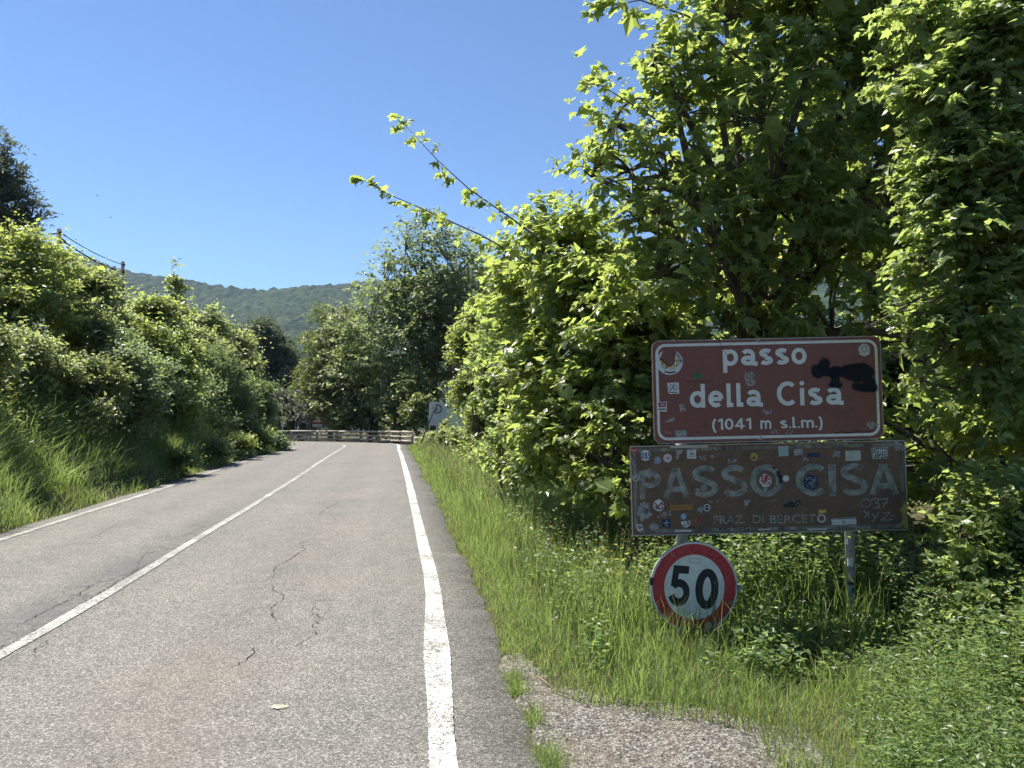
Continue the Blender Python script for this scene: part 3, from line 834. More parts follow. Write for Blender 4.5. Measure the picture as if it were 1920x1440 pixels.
# ---- left of the road: shrubs up the cut bank -------------------------------
def edge_d(px):                                   # how far the left road edge is at a photo column
    return float(np.interp(px, [-400, -200, 0, 137, 280, 449, 554], [5.6, 7.0, 9.2, 10.9, 14.2, 24.0, 34.0]))
LEFT = [
 # name, label, clumps (px, py, extra depth, r [,rv]), material, template, leaf size, tint
 ("hazel_shrub", "tall hazel with sunlit yellow green top below the dark conifer", [(40, 462, 6.5, 75), (108, 495, 6.8, 58), (60, 560, 6, 80), (-40, 520, 6.5, 80), (-20, 430, 7, 45)], M_ASH, OVATE, .12, (.2, 1)),
 ("hazel_shrub", "dark green hazel left of the wooden utility pole", [(165, 530, 7.5, 48), (140, 590, 6.5, 58), (200, 600, 7.5, 42), (150, 505, 8, 26), (203, 556, 8.2, 30)], M_HAZEL, OVATE, .12, (0, .7)),
 ("ash_shrub", "bushy shrub rising just right of the wooden utility pole", [(295, 585, 8, 42), (265, 620, 7, 38), (330, 565, 9, 22, 28), (310, 640, 7, 50), (285, 560, 9, 18)], M_ASH, OVATE, .13, (.2, .9)),
 ("ash_shrub", "dense green shrub below the far hill, left of the pine", [(390, 605, 10, 40), (360, 640, 9, 40), (430, 640, 11, 36), (455, 670, 12, 32), (400, 660, 8, 40)], M_HAZEL, OVATE, .15, (0, .8)),
 ("elder_shrub", "shrub with pinkish pale shoots at the frame's edge above long grass", [(30, 660, 4.2, 65), (95, 690, 4, 50), (-70, 640, 3, 80)], M_HAZEL, OVATE, .10, (0, .75)),
 ("elder_shrub", "shaded bush with lit tips above the long grass clump", [(160, 770, 2.9, 42), (190, 720, 3.6, 50), (150, 690, 4.2, 45)], M_HAZEL, OVATE, .095, (0, .9)),
 ("dogwood_shrub", "broad leafy dogwood in the middle of the left bank", [(235, 680, 4, 60), (285, 700, 4, 50), (215, 640, 5, 45), (260, 750, 2.8, 50)], M_DOG, OVATE, .105, (.1, .95)),
 ("dogwood_shrub", "yellow green dogwood standing left of the pale willow", [(330, 690, 5, 50), (300, 640, 6, 40), (330, 740, 4, 45), (345, 790, 2.8, 36, 26)], M_FIELD, OVATE, .10, (0, .6)),
 ("willow_shrub", "pale grey green willow with upright shoots on the left bank", [(390, 670, 6, 40, 50), (420, 700, 6.5, 38, 44), (375, 730, 5, 40), (445, 740, 6, 36), (400, 770, 4, 38, 34)], M_WILLOW, LANCE, .13, (.3, 1)),
 ("willow_shrub", "willow at the far end of the left bank beside the bend", [(470, 730, 6.5, 30, 36), (490, 765, 5, 26, 28), (455, 790, 4, 30, 26), (500, 795, 3.5, 18, 18)], M_WILLOW, LANCE, .15, (0, .8)),
]
for k, (nm, lab, cl, mat, tm, size, tint) in enumerate(LEFT):
    cl2 = [(c[0], c[1] + 12, edge_d(c[0]) + c[2] + (.9 if c[2] < 3.3 else .5), *c[3:]) for c in cl]
    up = .9 if tm is LANCE else .45
    d = cl2[0][2]
    if tm is OVATE and d > 11: tm = RHOMB
    tree(nm, lab, "shrub", px_clumps(cl2), mat, tm, int(1350 + 700 * min(1.5, 10 / d * len(cl))), 9, (.016 * d, .04 * d), size * (.42 + .019 * d), 130 + k, trunk_r=.05, stems=3, up=up, tint=tint, inner=.14, subs=24, subr=.34,
         droop=(.0 if tm is LANCE else .35))
# low plants at the foot of the bank
LOWS = [((335, 860), 17, "below the yellow green dogwood"),
        ((400, 842), 15, "below the pale willow"), ((450, 830), 13, "beside the orange flowers"), ((490, 822), 11, "under the willow at the bank's far end"), ((520, 828), 9, "at the tip of the bank by the bend")]
for k, ((px, py), r, where) in enumerate(LOWS):
    d = edge_d(px) + 1.0
    tree("bank_weed", "low leafy weed clump " + where, "plant", px_clumps([(px, py, d, r * 1.5, r * .9), (px + r * 1.2, py + 6, d - .1, r, r * .6), (px - r * 1.3, py - 3, d + .1, r, r * .8)]), [M_HERB, M_DOG, M_ASH][k % 3], OVATE, 300, 8, (.015 * d, .034 * d), .035 + .0018 * d, 160 + k, trunk_r=.010, stems=3, tint=(0, .9), up=.8, group="weeds along the foot of the left bank")
# conifer high on the left
tree("conifer_tree", "tall dark conifer rising above the bank at the frame's edge", "tree",
     px_clumps([(5, 275, 34, 22, 34), (10, 320, 34, 42, 30), (-30, 350, 34, 60, 40), (40, 370, 34, 42, 26), (60, 405, 34, 36, 18), (-20, 410, 34, 80, 34), (30, 430, 34, 50, 24), (-60, 300, 34, 50, 60), (-40, 470, 34, 80, 40)]),
     M_PINE, LANCE, 3200, 12, (.45, 1.0), .20, 180, base=(-23.6, 34.5), trunk_r=.22, up=.55, inner=.25, droop=-.15, subs=24, subr=.28, lean=(.3, 0, 0), trunk_to=(-23.6, 34.5, 9))
# thin sapling that tops the shrub line
sp = pxpath([(330, 640, 25), (328, 580, 25), (327, 530, 25), (326, 495, 25)])
tree("birch_sapling", "thin sapling with a sparse tip poking above the shrub line", "tree", px_clumps([(330, 530, 25, 14, 16), (328, 560, 25, 12, 14)]), M_HAZEL, OVATE, 70, 8, (.25, .5), .12, 190, trunk_r=.04,
     extra=[*shoot(rs, sp, .35, .3), [(sp, .03)]])

# ------------------------------------------------------------------ grass
def blades(rg, x, y, h, w, lean=.35, seg=3, z=None, dirv=None):
    """curved tapering blades; returns vertices, triangles, fraction up the blade"""
    n = len(x)
    z = HT(x, y) - .01 if z is None else z
    a = rg.uniform(0, 2 * math.pi, n)
    d = np.column_stack([np.cos(a), np.sin(a)])
    if dirv is not None: d = nrm(d + np.array(dirv))
    ln = np.abs(rg.normal(lean, lean * .5, n))
    fr = np.linspace(0, 1, seg + 1)
    cx = x[:, None] + d[:, :1] * (ln * h)[:, None] * fr[None] ** 2
    cy = y[:, None] + d[:, 1:] * (ln * h)[:, None] * fr[None] ** 2
    cz = z[:, None] + h[:, None] * (fr[None] - .28 * ln[:, None] * fr[None] ** 3)
    b_ = rg.uniform(0, 2 * math.pi, n); sx, sy = np.cos(b_), np.sin(b_)
    wd = w[:, None] * (1 - fr[None] ** 1.6)
    V = []
    for k in range(seg):
        V.append(np.stack([cx[:, k] - sx * wd[:, k], cy[:, k] - sy * wd[:, k], cz[:, k]], 1))
        V.append(np.stack([cx[:, k] + sx * wd[:, k], cy[:, k] + sy * wd[:, k], cz[:, k]], 1))
    V.append(np.stack([cx[:, seg], cy[:, seg], cz[:, seg]], 1))
    V = np.stack(V, 1)
    f = []
    for k in range(seg - 1): f += [(2 * k, 2 * k + 1, 2 * k + 3), (2 * k, 2 * k + 3, 2 * k + 2)]
    f.append((2 * seg - 2, 2 * seg - 1, 2 * seg))
    nv = 2 * seg + 1
    Fi = (np.array(f)[None] + (np.arange(n) * nv)[:, None, None]).reshape(-1, 3)
    tips = np.stack([cx[:, seg], cy[:, seg], cz[:, seg]], 1)
    return V.reshape(-1, 3), Fi, nv, tips
def join(parts):
    V = []; Fi = []; T = []; o = 0
    for v, f, t_ in parts:
        V.append(v); Fi.append(f + o); T.append(t_); o += len(v)
    return np.concatenate(V), np.concatenate(Fi), np.concatenate(T)
rg = np.random.default_rng(31)
def verge_pts(n, y0, y1, r0, r1):
    y = np.exp(rg.uniform(math.log(y0), math.log(y1), n))
    r = rg.uniform(r0, r1, n)
    x = XR(np.minimum(y, 39)) + r
    ok = ~in_gravel(x, y)
    return x[ok], y[ok], r[ok]
parts = []
# tall verge grass
x, y, r = verge_pts(31000, 4.1, 42, .18, 2.7)
tall = np.clip((r - .1) / .55, .12, 1) * (.45 + 1.0 * vnoise(x, y, 1.6))
nearsign = np.exp(-((x - 1.4) ** 2 / .9 + (y - 4.9) ** 2 / .6))
short = np.clip((5.5 - y) / .8, 0, 1)
h = np.clip(rg.normal(.50, .15, len(x)) * tall, .05, .9) * (1 - .72 * short)
v, f, nv, tips = blades(rg, x, y, h, rg.uniform(.0022, .0045, len(x)) * np.clip(y / 7, 1, 3), .32)
tn = np.clip(.42 + .9 * (vnoise(x, y, 1.7) - .5) + rg.normal(0, .34, len(x)), 0, 1)
parts.append((v, f, np.repeat(tn, nv)))
# shorter turf round the gravel and along the asphalt
x, y, r = verge_pts(42000, 2.6, 9.5, .02, 2.6)
ok = (r < .5) | (y < 5.2); x, y, r = x[ok], y[ok], r[ok]
h = np.clip(rg.normal(.10, .045, len(x)), .025, .26) * np.clip(.55 + r, .5, 1.2) * (.5 + vnoise(x, y, 3.1))
v, f, nv, _ = blades(rg, x, y, h, rg.uniform(.0016, .003, len(x)), .6, seg=2)
tn = np.clip(.45 + 1.0 * (vnoise(x, y, 2.2) - .5) + rg.normal(0, .28, len(x)), 0, 1)
parts.append((v, f, np.repeat(tn, nv)))
x, y, r = verge_pts(9000, 5.0, 40, .0, .35)
h = np.clip(rg.normal(.14, .05, len(x)), .03, .3) * (.5 + 2 * r)
v, f, nv, _ = blades(rg, x, y, h, rg.uniform(.002, .0035, len(x)) * np.clip(y / 8, 1, 3), .5, seg=2)
parts.append((v, f, np.repeat(np.clip(rg.normal(.55, .28, len(x)), 0, 1), nv)))
V, Fi, T = join(parts)
N_LEAF += len(Fi)
tag(link("grass", np_mesh("verge_grass", V, Fi, {"tint": T}), M_GRASS), "tall green verge grass between the asphalt edge and the maple hedge", "grass", kind="stuff")
# flowering stalks with pale heads
x, y, r = verge_pts(1000, 5.7, 36, .35, 2.3)
h = rg.normal(.62, .10, len(x))
v, f, nv, tips = blades(rg, x, y, h, np.full(len(x), .0016) * np.clip(y / 6, 1, 3), .18)
hd = []
m = 7
k = len(x)
off = rg.normal(0, 1, (k, m, 3)) * np.array([.006, .006, .03]); pos = (tips[:, None] + off - np.array([0, 0, .03])).reshape(-1, 3)
v2, f2, t2 = leaf_arrays(RHOMB, pos, rg.normal(0, .4, (k * m, 3)) + np.array([0, 0, 1.]), rg.normal(0, 1, (k * m, 3)), np.repeat(.016 * np.clip(y / 7, 1, 2.2), m), rg.random(k * m))
V, Fi, T = join([(v, f, np.repeat(rg.random(k) * .6, nv)), (v2, f2, .3 + .7 * t2)])
tag(link("grass", np_mesh("seed_grass", V, Fi, {"tint": T}), M_STRAW), "straw coloured flowering grass stalks standing out of the green verge", "grass", kind="stuff")
# dry thatch at the asphalt's edge
x, y, r = verge_pts(3500, 2.7, 12, -.02, .22)
v, f, nv, _ = blades(rg, x, y, np.clip(rg.normal(.05, .02, len(x)), .015, .12), np.full(len(x), .0016), 1.1)
tag(link("grass", np_mesh("thatch", v, f, {"tint": np.repeat(rg.random(len(x)), nv)}), M_STRAW), "dry yellowed grass thatch along the broken asphalt edge", "grass", kind="stuff")
x, y, r = verge_pts(1100, 3.6, 14, .1, 2.4)
v, f, nv, _ = blades(rg, x, y, np.clip(rg.normal(.17, .07, len(x)), .05, .4), rg.uniform(.0014, .0026, len(x)), .8, seg=2)
tag(link("grass", np_mesh("straw", v, f, {"tint": np.repeat(rg.random(len(x)) * .7, nv)}), M_STRAW), "bleached dead blades scattered through the green verge", "grass", kind="stuff")
# tufts between asphalt and gravel
parts = []
for px, py, s, nb in ((945, 1262, .09, 420), (968, 1282, .07, 240), (962, 1335, .07, 220), (985, 1322, .06, 120), (985, 1400, .10, 420), (1010, 1425, .08, 220)):
    gx, gy = G(px, py)
    gx = max(gx, float(XR(gy)) + .035)
    x = gx + rg.normal(0, s * .42, nb); y = gy + rg.normal(0, s * .7, nb)
    x = np.maximum(x, XR(y) + .005)
    v, f, nv, _ = blades(rg, x, y, np.clip(rg.normal(.10, .035, nb), .03, .2), rg.uniform(.0012, .0022, nb), .75)
    parts.append((v, f, np.repeat(np.clip(rg.normal(.6, .25, nb), 0, 1), nv)))
V, Fi, T = join(parts)
tag(link("grass", np_mesh("edge_tufts", V, Fi, {"tint": T}), M_GRASS), "short grass tufts growing between the asphalt edge and the gravel", "grass", kind="stuff")

# left bank: long grass in swathes
rg = np.random.default_rng(33)
n = 32000
y = np.exp(rg.uniform(math.log(7.2), math.log(40), n)); q = rg.uniform(-.05, 2.6, n)
x = XL(y) - .10 - q
h = np.clip(rg.normal(.42, .13, n) * (.5 + 1.0 * vnoise(x, y, .8)), .06, 1.0) * np.where(q < .3, .5, 1)
lush = np.exp(-(((x + 6.9) / .8) ** 2 + ((y - 9.6) / 1.2) ** 2))
h *= 1 + 1.5 * lush
v, f, nv, _ = blades(rg, x, y, h, rg.uniform(.003, .005, n) * np.clip(y / 9, 1, 3), .55, dirv=(.8, -.2), seg=2)
tn = np.clip(.35 + .9 * (vnoise(x, y, .9) - .5) + .3 * lush + rg.normal(0, .2, n), 0, 1)
N_LEAF += len(f)
tag(link("grass", np_mesh("bank_grass", v, f, {"tint": np.repeat(tn, nv)}), M_GRASS), "long drooping grass covering the foot of the left bank", "grass", kind="stuff")

# herbs at the foot of the signs and in the near corner: stems with small cut leaves
rg = np.random.default_rng(41)
def herb_patch(name, label, x, y, h, leaf, m, mat, tint=(0, 1), tm=SMALL):
    global N_LEAF
    n = len(x); z = HT(x, y)
    st = np.column_stack([x, y, z]); td = nrm(np.column_stack([rg.normal(0, .16, n), rg.normal(0, .16, n), np.ones(n)]))
    fr = .12 + .88 * (np.arange(m)[None] + rg.random((n, m))) / m
    pos = st[:, None] + td[:, None] * (fr * h[:, None])[..., None]
    a = rg.uniform(0, 6.28, (n, m)); rad = leaf * rg.uniform(.2, 1.3, (n, m)) * (1.3 - .7 * fr)
    ax = np.stack([np.cos(a), np.sin(a), rg.normal(.12, .3, (n, m))], -1)
    pos = pos + ax * rad[..., None]
    no = np.array([0, 0, 1.]) + rg.normal(0, .35, (n, m, 3))
    tn = np.clip(np.repeat(rg.normal(.5, .2, n), m) + rg.normal(0, .2, n * m), 0, 1) * (tint[1] - tint[0]) + tint[0]
    v1, f1, t1 = leaf_arrays(tm, pos.reshape(-1, 3), ax.reshape(-1, 3), no.reshape(-1, 3), (leaf * rg.uniform(.6, 1.3, (n, m))).ravel(), tn)
    v2, f2, nv, _ = blades(rg, x, y, h, np.full(n, .0018), .12, z=z, seg=2)
    V, Fi, T = join([(v1, f1, t1), (v2, f2, np.full(len(v2), .2))])
    N_LEAF += len(Fi)
    return tag(link(name, np_mesh(name, V, Fi, {"tint": T}), mat), label, "undergrowth", kind="stuff")
n = 1500
y = rg.uniform(2.7, 4.75, n); x = rg.uniform(1.15, 3.6, n); ok = x > np.interp(y, [2.7, 3.3, 3.8, 4.3, 4.8], [1.42, 1.55, 1.75, 2.0, 2.05]) + rg.normal(0, .06, n)
x, y = x[ok], y[ok]
low = np.where((x / y < .53) & (y > 3.3), .42, 1.0)
herb_patch("undergrowth", "bright ferny weeds filling the near corner beside the gravel", x, y, np.clip(rg.normal(.30, .12, len(x)) + .12 * (x - 1.6), .06, .75) * low, .034, 30, M_HERB, (.1, 1), T_rhomb(.2))
n = 760
y = np.where(rg.random(n) < .55, rg.uniform(5.5, 6.1, n), rg.uniform(4.5, 5.35, n)); x = rg.uniform(1.15, 2.9, n)
clear = (y < 5.4) & (((x - y * .24) < .10) | (np.abs(x - y * .447) < .07)); x = np.where(clear, x + .25, x); y = np.where(clear, np.where(np.abs(x - y * .447) < .1, y + 1.0, y), y)
herb_patch("undergrowth", "nettles and tall weeds standing round the speed limit sign and the posts", x, y, np.clip(rg.normal(.50, .17, n) * np.exp(-((x - 1.9) / 1.3) ** 2), .1, .85) * np.where(y < 5.4, np.where(x < y * .305, .16, np.where(np.abs(x / y - .447) < .07, .2, .42)), 1.15), .045, 20, M_HERB, (0, .8), OVATE)
n = 950
y = np.exp(rg.uniform(math.log(4.5), math.log(16), n)); x = XR(y) + rg.uniform(.5, 2.4, n)
ok = (y > 5.6) | (x / y < .13); x, y = x[ok], y[ok]; n = len(x)
herb_patch("undergrowth", "broad leaved weeds mixed into the verge grass before the hedge", x, y, np.clip(rg.normal(.26, .08, n), .08, .5), .05, 14, M_HERB, (.1, 1), RHOMB)
n = 2300
y = np.exp(rg.uniform(math.log(8.2), math.log(36), n)); x = XL(y) - rg.uniform(1.1, 4.4, n)
ok = np.exp(-(((x + 6.9) / .9) ** 2 + ((y - 9.6) / 1.3) ** 2)) < .3; x, y = x[ok], y[ok]; n = len(x)
herb_patch("undergrowth", "tangled nettles and saplings covering the left bank between the shrubs", x, y, np.clip(rg.normal(.62, .22, n), .15, 1.2) * (.6 + .7 * vnoise(x, y, .6)), .085, 15, M_HAZEL, (.1, 1), RHOMB)
n = 1100
y = np.exp(rg.uniform(math.log(5.5), math.log(30), n)); x = XR(np.minimum(y, 39)) + rg.uniform(.6, 2.8, n)
herb_patch("undergrowth", "tall green weeds rising out of the verge grass along the hedge", x, y, np.clip(rg.normal(.5, .14, n), .15, .85), .045, 16, M_HERB, (.1, .9), RHOMB)
n = 900
y = rg.uniform(5.6, 9.5, n); x = rg.uniform(.8, 3.8, n) + (y - 5.6) * .05
herb_patch("undergrowth", "shaded weeds on the ground under the maples behind the signs", x, y, np.clip(rg.normal(.32, .1, n), .08, .6), .06, 12, M_HAZEL, (0, .7), RHOMB)
# ------------------------------------------------------------------ the signs
def text_mesh(body, bold=0.0, spacing=1.0, res=4):
    cu = bpy.data.curves.new("lettering", 'FONT')
    cu.body = body; cu.size = 1.0; cu.offset = bold; cu.resolution_u = res; cu.space_character = spacing
    o = bpy.data.objects.new("lettering", cu)
    COL.objects.link(o)
    dg = bpy.context.evaluated_depsgraph_get()
    me = bpy.data.meshes.new_from_object(o.evaluated_get(dg))
    bpy.data.objects.remove(o); bpy.data.curves.remove(cu)
    return me

# stroke alphabet in the manner of road-sign lettering (x-height 1, capitals 1.4)
def _arc(cx, cy, rx, ry, a0, a1, n=18): return [(cx + rx * math.cos(math.radians(a)), cy + ry * math.sin(math.radians(a))) for a in np.linspace(a0, a1, n)]
_S = lambda cx, y1, y0, rx, r1, r0: _arc(cx, y1, rx, r1, 28, 262, 16) + _arc(cx, y0, rx * 1.06, r0, 82, -152, 16)
def glyphs(w):
    h = w / 2
    o = (_arc(.46, .5, .46 - h, .5 - h, 0, 360, 28), True)
    return {
     'o': ([o], .92), 'p': ([o, ([(h, -.42), (h, 1.0)], False)], .92), 'd': ([o, ([(.92 - h, 0), (.92 - h, 1.42)], False)], .92),
     'a': ([(_arc(.43, .62, .43 - h, .38 - h, 150, 0, 12) + [(.86 - h, .40), (.86 - h, 0)], False), ([(.80, h * .8), (1.0, h * .8)], False), (_arc(.42, .30, .42 - h, .30 - h, 0, 360, 22), True)], .95),
     's': ([(_S(.40, .73, .28, .40 - h, .27 - h * .98, .28 - h * .98), False)], .80), 'e': ([(_arc(.46, .5, .46 - h, .5 - h, 0, 312, 26), False), ([(h, .5), (.92 - h, .5)], False)], .92),
     'l': ([([(h, 1.42), (h, 0)], False), ([(w * .8, h), (.40, h)], False)], .40), 'i': ([([(h, 0), (h, 1.0)], False), 'dot'], w),
     'C': ([(_arc(.62, .7, .62 - h, .7 - h, 48, 312, 26), False)], 1.1), 'm': ([([(h, 0), (h, 1)], False), ([(h, .55)] + _arc(.40, .62, .40 - h, .38 - h, 180, 0, 12) + [(.80 - h, 0)], False), ([(.80 - h, .55)] + _arc(1.08 - h * .9, .62, .40 - h, .38 - h, 180, 0, 12) + [(1.48 - h * 2.0, 0)], False)], 1.36),
     '1': ([([(.02, 1.06), (.30 - h, 1.22), (.36, 1.30)], False), ([(.40, 0), (.40, 1.4)], False)], .52), '0': ([(_arc(.44, .7, .44 - h, .7 - h, 0, 360, 28), True)], .88),
     '4': ([([(.62, 1.32), (.12, .42), (.98, .42)], False), ([(.66, 0), (.66, 1.4)], False)], .98), '.': (['pt'], w * 1.1),
     '(': ([(_arc(.75, .52, .66, 1.08, 128, 232, 14), False)], .42), ')': ([(_arc(-.33, .52, .66, 1.08, 52, -52, 14), False)], .42),
     'P': ([([(h, 0), (h, 1.4)], False), ([(h, 1.4 - h), (.55, 1.4 - h)] + _arc(.55, 1.0 - h * .2, .38 - h * .4, .40 - h * .8, 90, -90, 14) + [(h, .6 + h * .6)], False)], .98),
     'A': ([([(h * .9, 0), (.60 - h * .35, 1.4)], False), ([(1.2 - h * .9, 0), (.60 + h * .35, 1.4)], False), ([(.26, .40), (.94, .40)], False)], 1.2),
     'S': ([(_S(.50, 1.03, .40, .50 - h, .37 - h * .95, .40 - h * .95), False)], 1.0), 'O': ([(_arc(.68, .7, .68 - h, .7 - h, 0, 360, 32), True)], 1.36), 'I': ([([(h, 0), (h, 1.4)], False)], w),
     '5': ([([(.80, 1.4 - h), (.26, 1.4 - h), (.19, .66)], False), (_arc(.42, .47, .44 - h * .8, .47 - h, 142, -160, 20), False)], .9),
    }
def ribbon(pts, closed, w):
    p = np.array(pts, float)
    if closed: p = p[:-1]
    n = len(p)
    nx = np.roll(p, -1, 0) - p; pv = p - np.roll(p, 1, 0)
    if not closed: nx[-1] = pv[-1]; pv[0] = nx[0]
    u = nx / (np.linalg.norm(nx, axis=1)[:, None] + 1e-9); v = pv / (np.linalg.norm(pv, axis=1)[:, None] + 1e-9)
    t = u + v; t /= np.linalg.norm(t, axis=1)[:, None] + 1e-9
    c = np.clip((t * u).sum(1), .5, 1)
    nn = np.column_stack([-t[:, 1], t[:, 0]]) * (w / 2 / c)[:, None]
    V = np.concatenate([p + nn, p - nn])
    Q = [(k, k + n, (k + 1) % n + n, (k + 1) % n) for k in range(n if closed else n - 1)]
    return V, Q
def stroke_word(word, w=.24, gap=.16, space=.5):
    G_ = glyphs(w); V = []; Q = []; x = 0; lv = 0
    for ch in word:
        if ch == ' ': x += space; continue
        st, adv = G_[ch]
        for j, s_ in enumerate(st):
            if s_ == 'dot': v, q = np.array([(w / 2 + w * .56 * math.cos(a), 1.27 + w * .56 * math.sin(a)) for a in np.linspace(0, 2 * math.pi, 14, endpoint=False)]), [tuple(range(14))]
            elif s_ == 'pt': v, q = np.array([(w * .55 + w * .52 * math.cos(a), w * .5 + w * .52 * math.sin(a)) for a in np.linspace(0, 2 * math.pi, 14, endpoint=False)]), [tuple(range(14))]
            else: v, q = ribbon(s_[0], s_[1], w)
            o = len(V)
            V += [(a + x, b_, j * .0003) for a, b_ in v]; Q += [tuple(o + k for k in f) for f in q]
        x += adv + gap
    return np.array(V), Q
class Face:
    """flat work on a sign's face: photo pixels -> the sign's own plane (x right, z up, front towards -y)"""
    def __init__(s, root, cpx, cpy, d, roll, thick):
        s.root, s.c, s.k, s.roll, s.t = root, (cpx, cpy), d / F, roll, thick
        s.lay = 0
    def uv(s, px, py):
        x = (px - s.c[0]) * s.k; z = -(py - s.c[1]) * s.k
        ca, sa = math.cos(-s.roll), math.sin(-s.roll)
        return (x * ca - z * sa, x * sa + z * ca)
    def y(s, lvl): return -s.t / 2 - .0012 * lvl
    def text(s, body, box, mat, bold=.02, lvl=1, parent=None, rot=0.0, name="lettering", spacing=1.0, fit=True):
        me = text_mesh(body, bold, spacing)
        me.name = name
        v = np.zeros(len(me.vertices) * 3); me.vertices.foreach_get("co", v); v = v.reshape(-1, 3)
        lo, hi = v.min(0), v.max(0)
        c0 = s.uv((box[0] + box[2]) / 2, (box[1] + box[3]) / 2)
        W = (box[2] - box[0]) * s.k; Hh = (box[3] - box[1]) * s.k
        sx = W / (hi[0] - lo[0]); sz = Hh / (hi[1] - lo[1]) if fit else sx
        x = (v[:, 0] - (lo[0] + hi[0]) / 2) * sx; z = (v[:, 1] - (lo[1] + hi[1]) / 2) * sz
        ca, sa = math.cos(rot), math.sin(rot)
        out = np.column_stack([x * ca - z * sa + c0[0], np.full(len(x), s.y(lvl)), x * sa + z * ca + c0[1]])
        me.vertices.foreach_set("co", out.astype(np.float32).ravel()); me.update()
        me.materials.clear()
        o = link(name, me, mat)
        s.put(o, parent)
        return o
    def word(s, body, box, mat, w=.24, gap=.16, lvl=1, name="lettering"):
        v, q = stroke_word(body, w, gap)
        lo, hi = v.min(0), v.max(0)
        c0 = s.uv((box[0] + box[2]) / 2, (box[1] + box[3]) / 2)
        sx = (box[2] - box[0]) * s.k / (hi[0] - lo[0]); sz = (box[3] - box[1]) * s.k / (hi[1] - lo[1])
        me = bpy.data.meshes.new(name)
        me.from_pydata([(((p[0] - (lo[0] + hi[0]) / 2) * sx + c0[0]), s.y(lvl) - p[2], (p[1] - (lo[1] + hi[1]) / 2) * sz + c0[1]) for p in v], [], q)
        me.update()
        o = link(name, me, mat); s.put(o, None)
        return o
    def put(s, o, parent):
        o.parent = parent if parent is not None else s.root
    def poly(s, pts, mat, lvl=1, name="sticker", parent=None, px=True):
        q = [s.uv(*p) if px else p for p in pts]
        mb = MB(); mb.poly([(a, s.y(lvl), b_) for a, b_ in q])
        o = mb.build(name, mat); s.put(o, parent); return o
    def disc(s, px, py, r, mat, lvl=1, name="sticker", parent=None, n=24, rag=0.0, seed=0, ry=None):
        rr = np.random.default_rng(seed)
        ry = r if ry is None else ry
        return s.poly([(px + r * math.cos(a) * (1 + rag * rr.normal()), py - ry * math.sin(a) * (1 + rag * rr.normal())) for a in np.linspace(0, 2 * math.pi, n, endpoint=False)], mat, lvl, name, parent)
    def ring(s, px, py, r0, r1, mat, lvl=1, name="print", parent=None, n=32, a0=0, a1=2 * math.pi):
        mb = MB()
        A = np.linspace(a0, a1, n + 1)
        for p, q in zip(A[:-1], A[1:]):
            mb.poly([(*(lambda w: (w[0], s.y(lvl), w[1]))(s.uv(px + r * math.cos(a), py - r * math.sin(a))),) for r, a in ((r0, p), (r1, p), (r1, q), (r0, q))])
        o = mb.build(name, mat); s.put(o, parent); return o
    def stroke(s, pts, w, mat, lvl=1, name="print", parent=None):
        """pen line of width w (photo pixels) along pixel points"""
        pts = np.array(pts, float); mb = MB()
        for a, b_ in zip(pts[:-1], pts[1:]):
            d = b_ - a; L = np.linalg.norm(d) + 1e-9; nn = np.array([-d[1], d[0]]) / L * w / 2; e = d / L * w * .25
            mb.poly([(lambda q: (q[0], s.y(lvl), q[1]))(s.uv(*p)) for p in (a - e + nn, b_ + e + nn, b_ + e - nn, a - e - nn)])
        o = mb.build(name, mat); s.put(o, parent); return o
    def flecks(s, px, py, w, h, n, mat, seed, lvl=1, size=2.0, name="paper_remnant"):
        rr = np.random.default_rng(seed); mb = MB()
        for _ in range(n):
            cx = px + rr.uniform(-w, w); cy = py + rr.uniform(-h, h); k = rr.integers(4, 8); r = size * rr.uniform(.4, 1.3)
            mb.poly([(lambda q: (q[0], s.y(lvl + rr.uniform(0, .5)), q[1]))(s.uv(cx + r * rr.uniform(.4, 1.3) * math.cos(a), cy - r * rr.uniform(.4, 1.4) * math.sin(a))) for a in np.linspace(0, 2 * math.pi, k, endpoint=False)])
        o = mb.build(name, mat); s.put(o, None); o["kind"] = "stuff"; return o

def rrect(w, h, r, n=6):
    out = []
    for cx, cz, a0 in ((w / 2 - r, h / 2 - r, 0), (-w / 2 + r, h / 2 - r, math.pi / 2), (-w / 2 + r, -h / 2 + r, math.pi), (w / 2 - r, -h / 2 + r, 1.5 * math.pi)):
        for k in range(n + 1):
            a = a0 + math.pi / 2 * k / n
            out.append((cx + r * math.cos(a), cz + r * math.sin(a)))
    return out
def slab(outline, t):
    """a sheet of metal with folded edge: front, back and rim"""
    mb = MB(); n = len(outline)
    f = [(x, -t / 2, z) for x, z in outline]; bk = [(x, t / 2, z) for x, z in outline]
    mb.v = [Vector(p) for p in f + bk]
    mb.f = [tuple(range(n)), tuple(reversed(range(n, 2 * n)))] + [(k, n + k, n + (k + 1) % n, (k + 1) % n) for k in range(n)]
    return mb
def band(w, h, r, inset, lw, y):
    a = rrect(w - 2 * inset, h - 2 * inset, r); b_ = rrect(w - 2 * inset - 2 * lw, h - 2 * inset - 2 * lw, max(r - lw, .004))
    mb = MB(); n = len(a)
    mb.v = [Vector((x, y, z)) for x, z in a + b_]
    mb.f = [(k, (k + 1) % n, n + (k + 1) % n, n + k) for k in range(n)]
    return mb

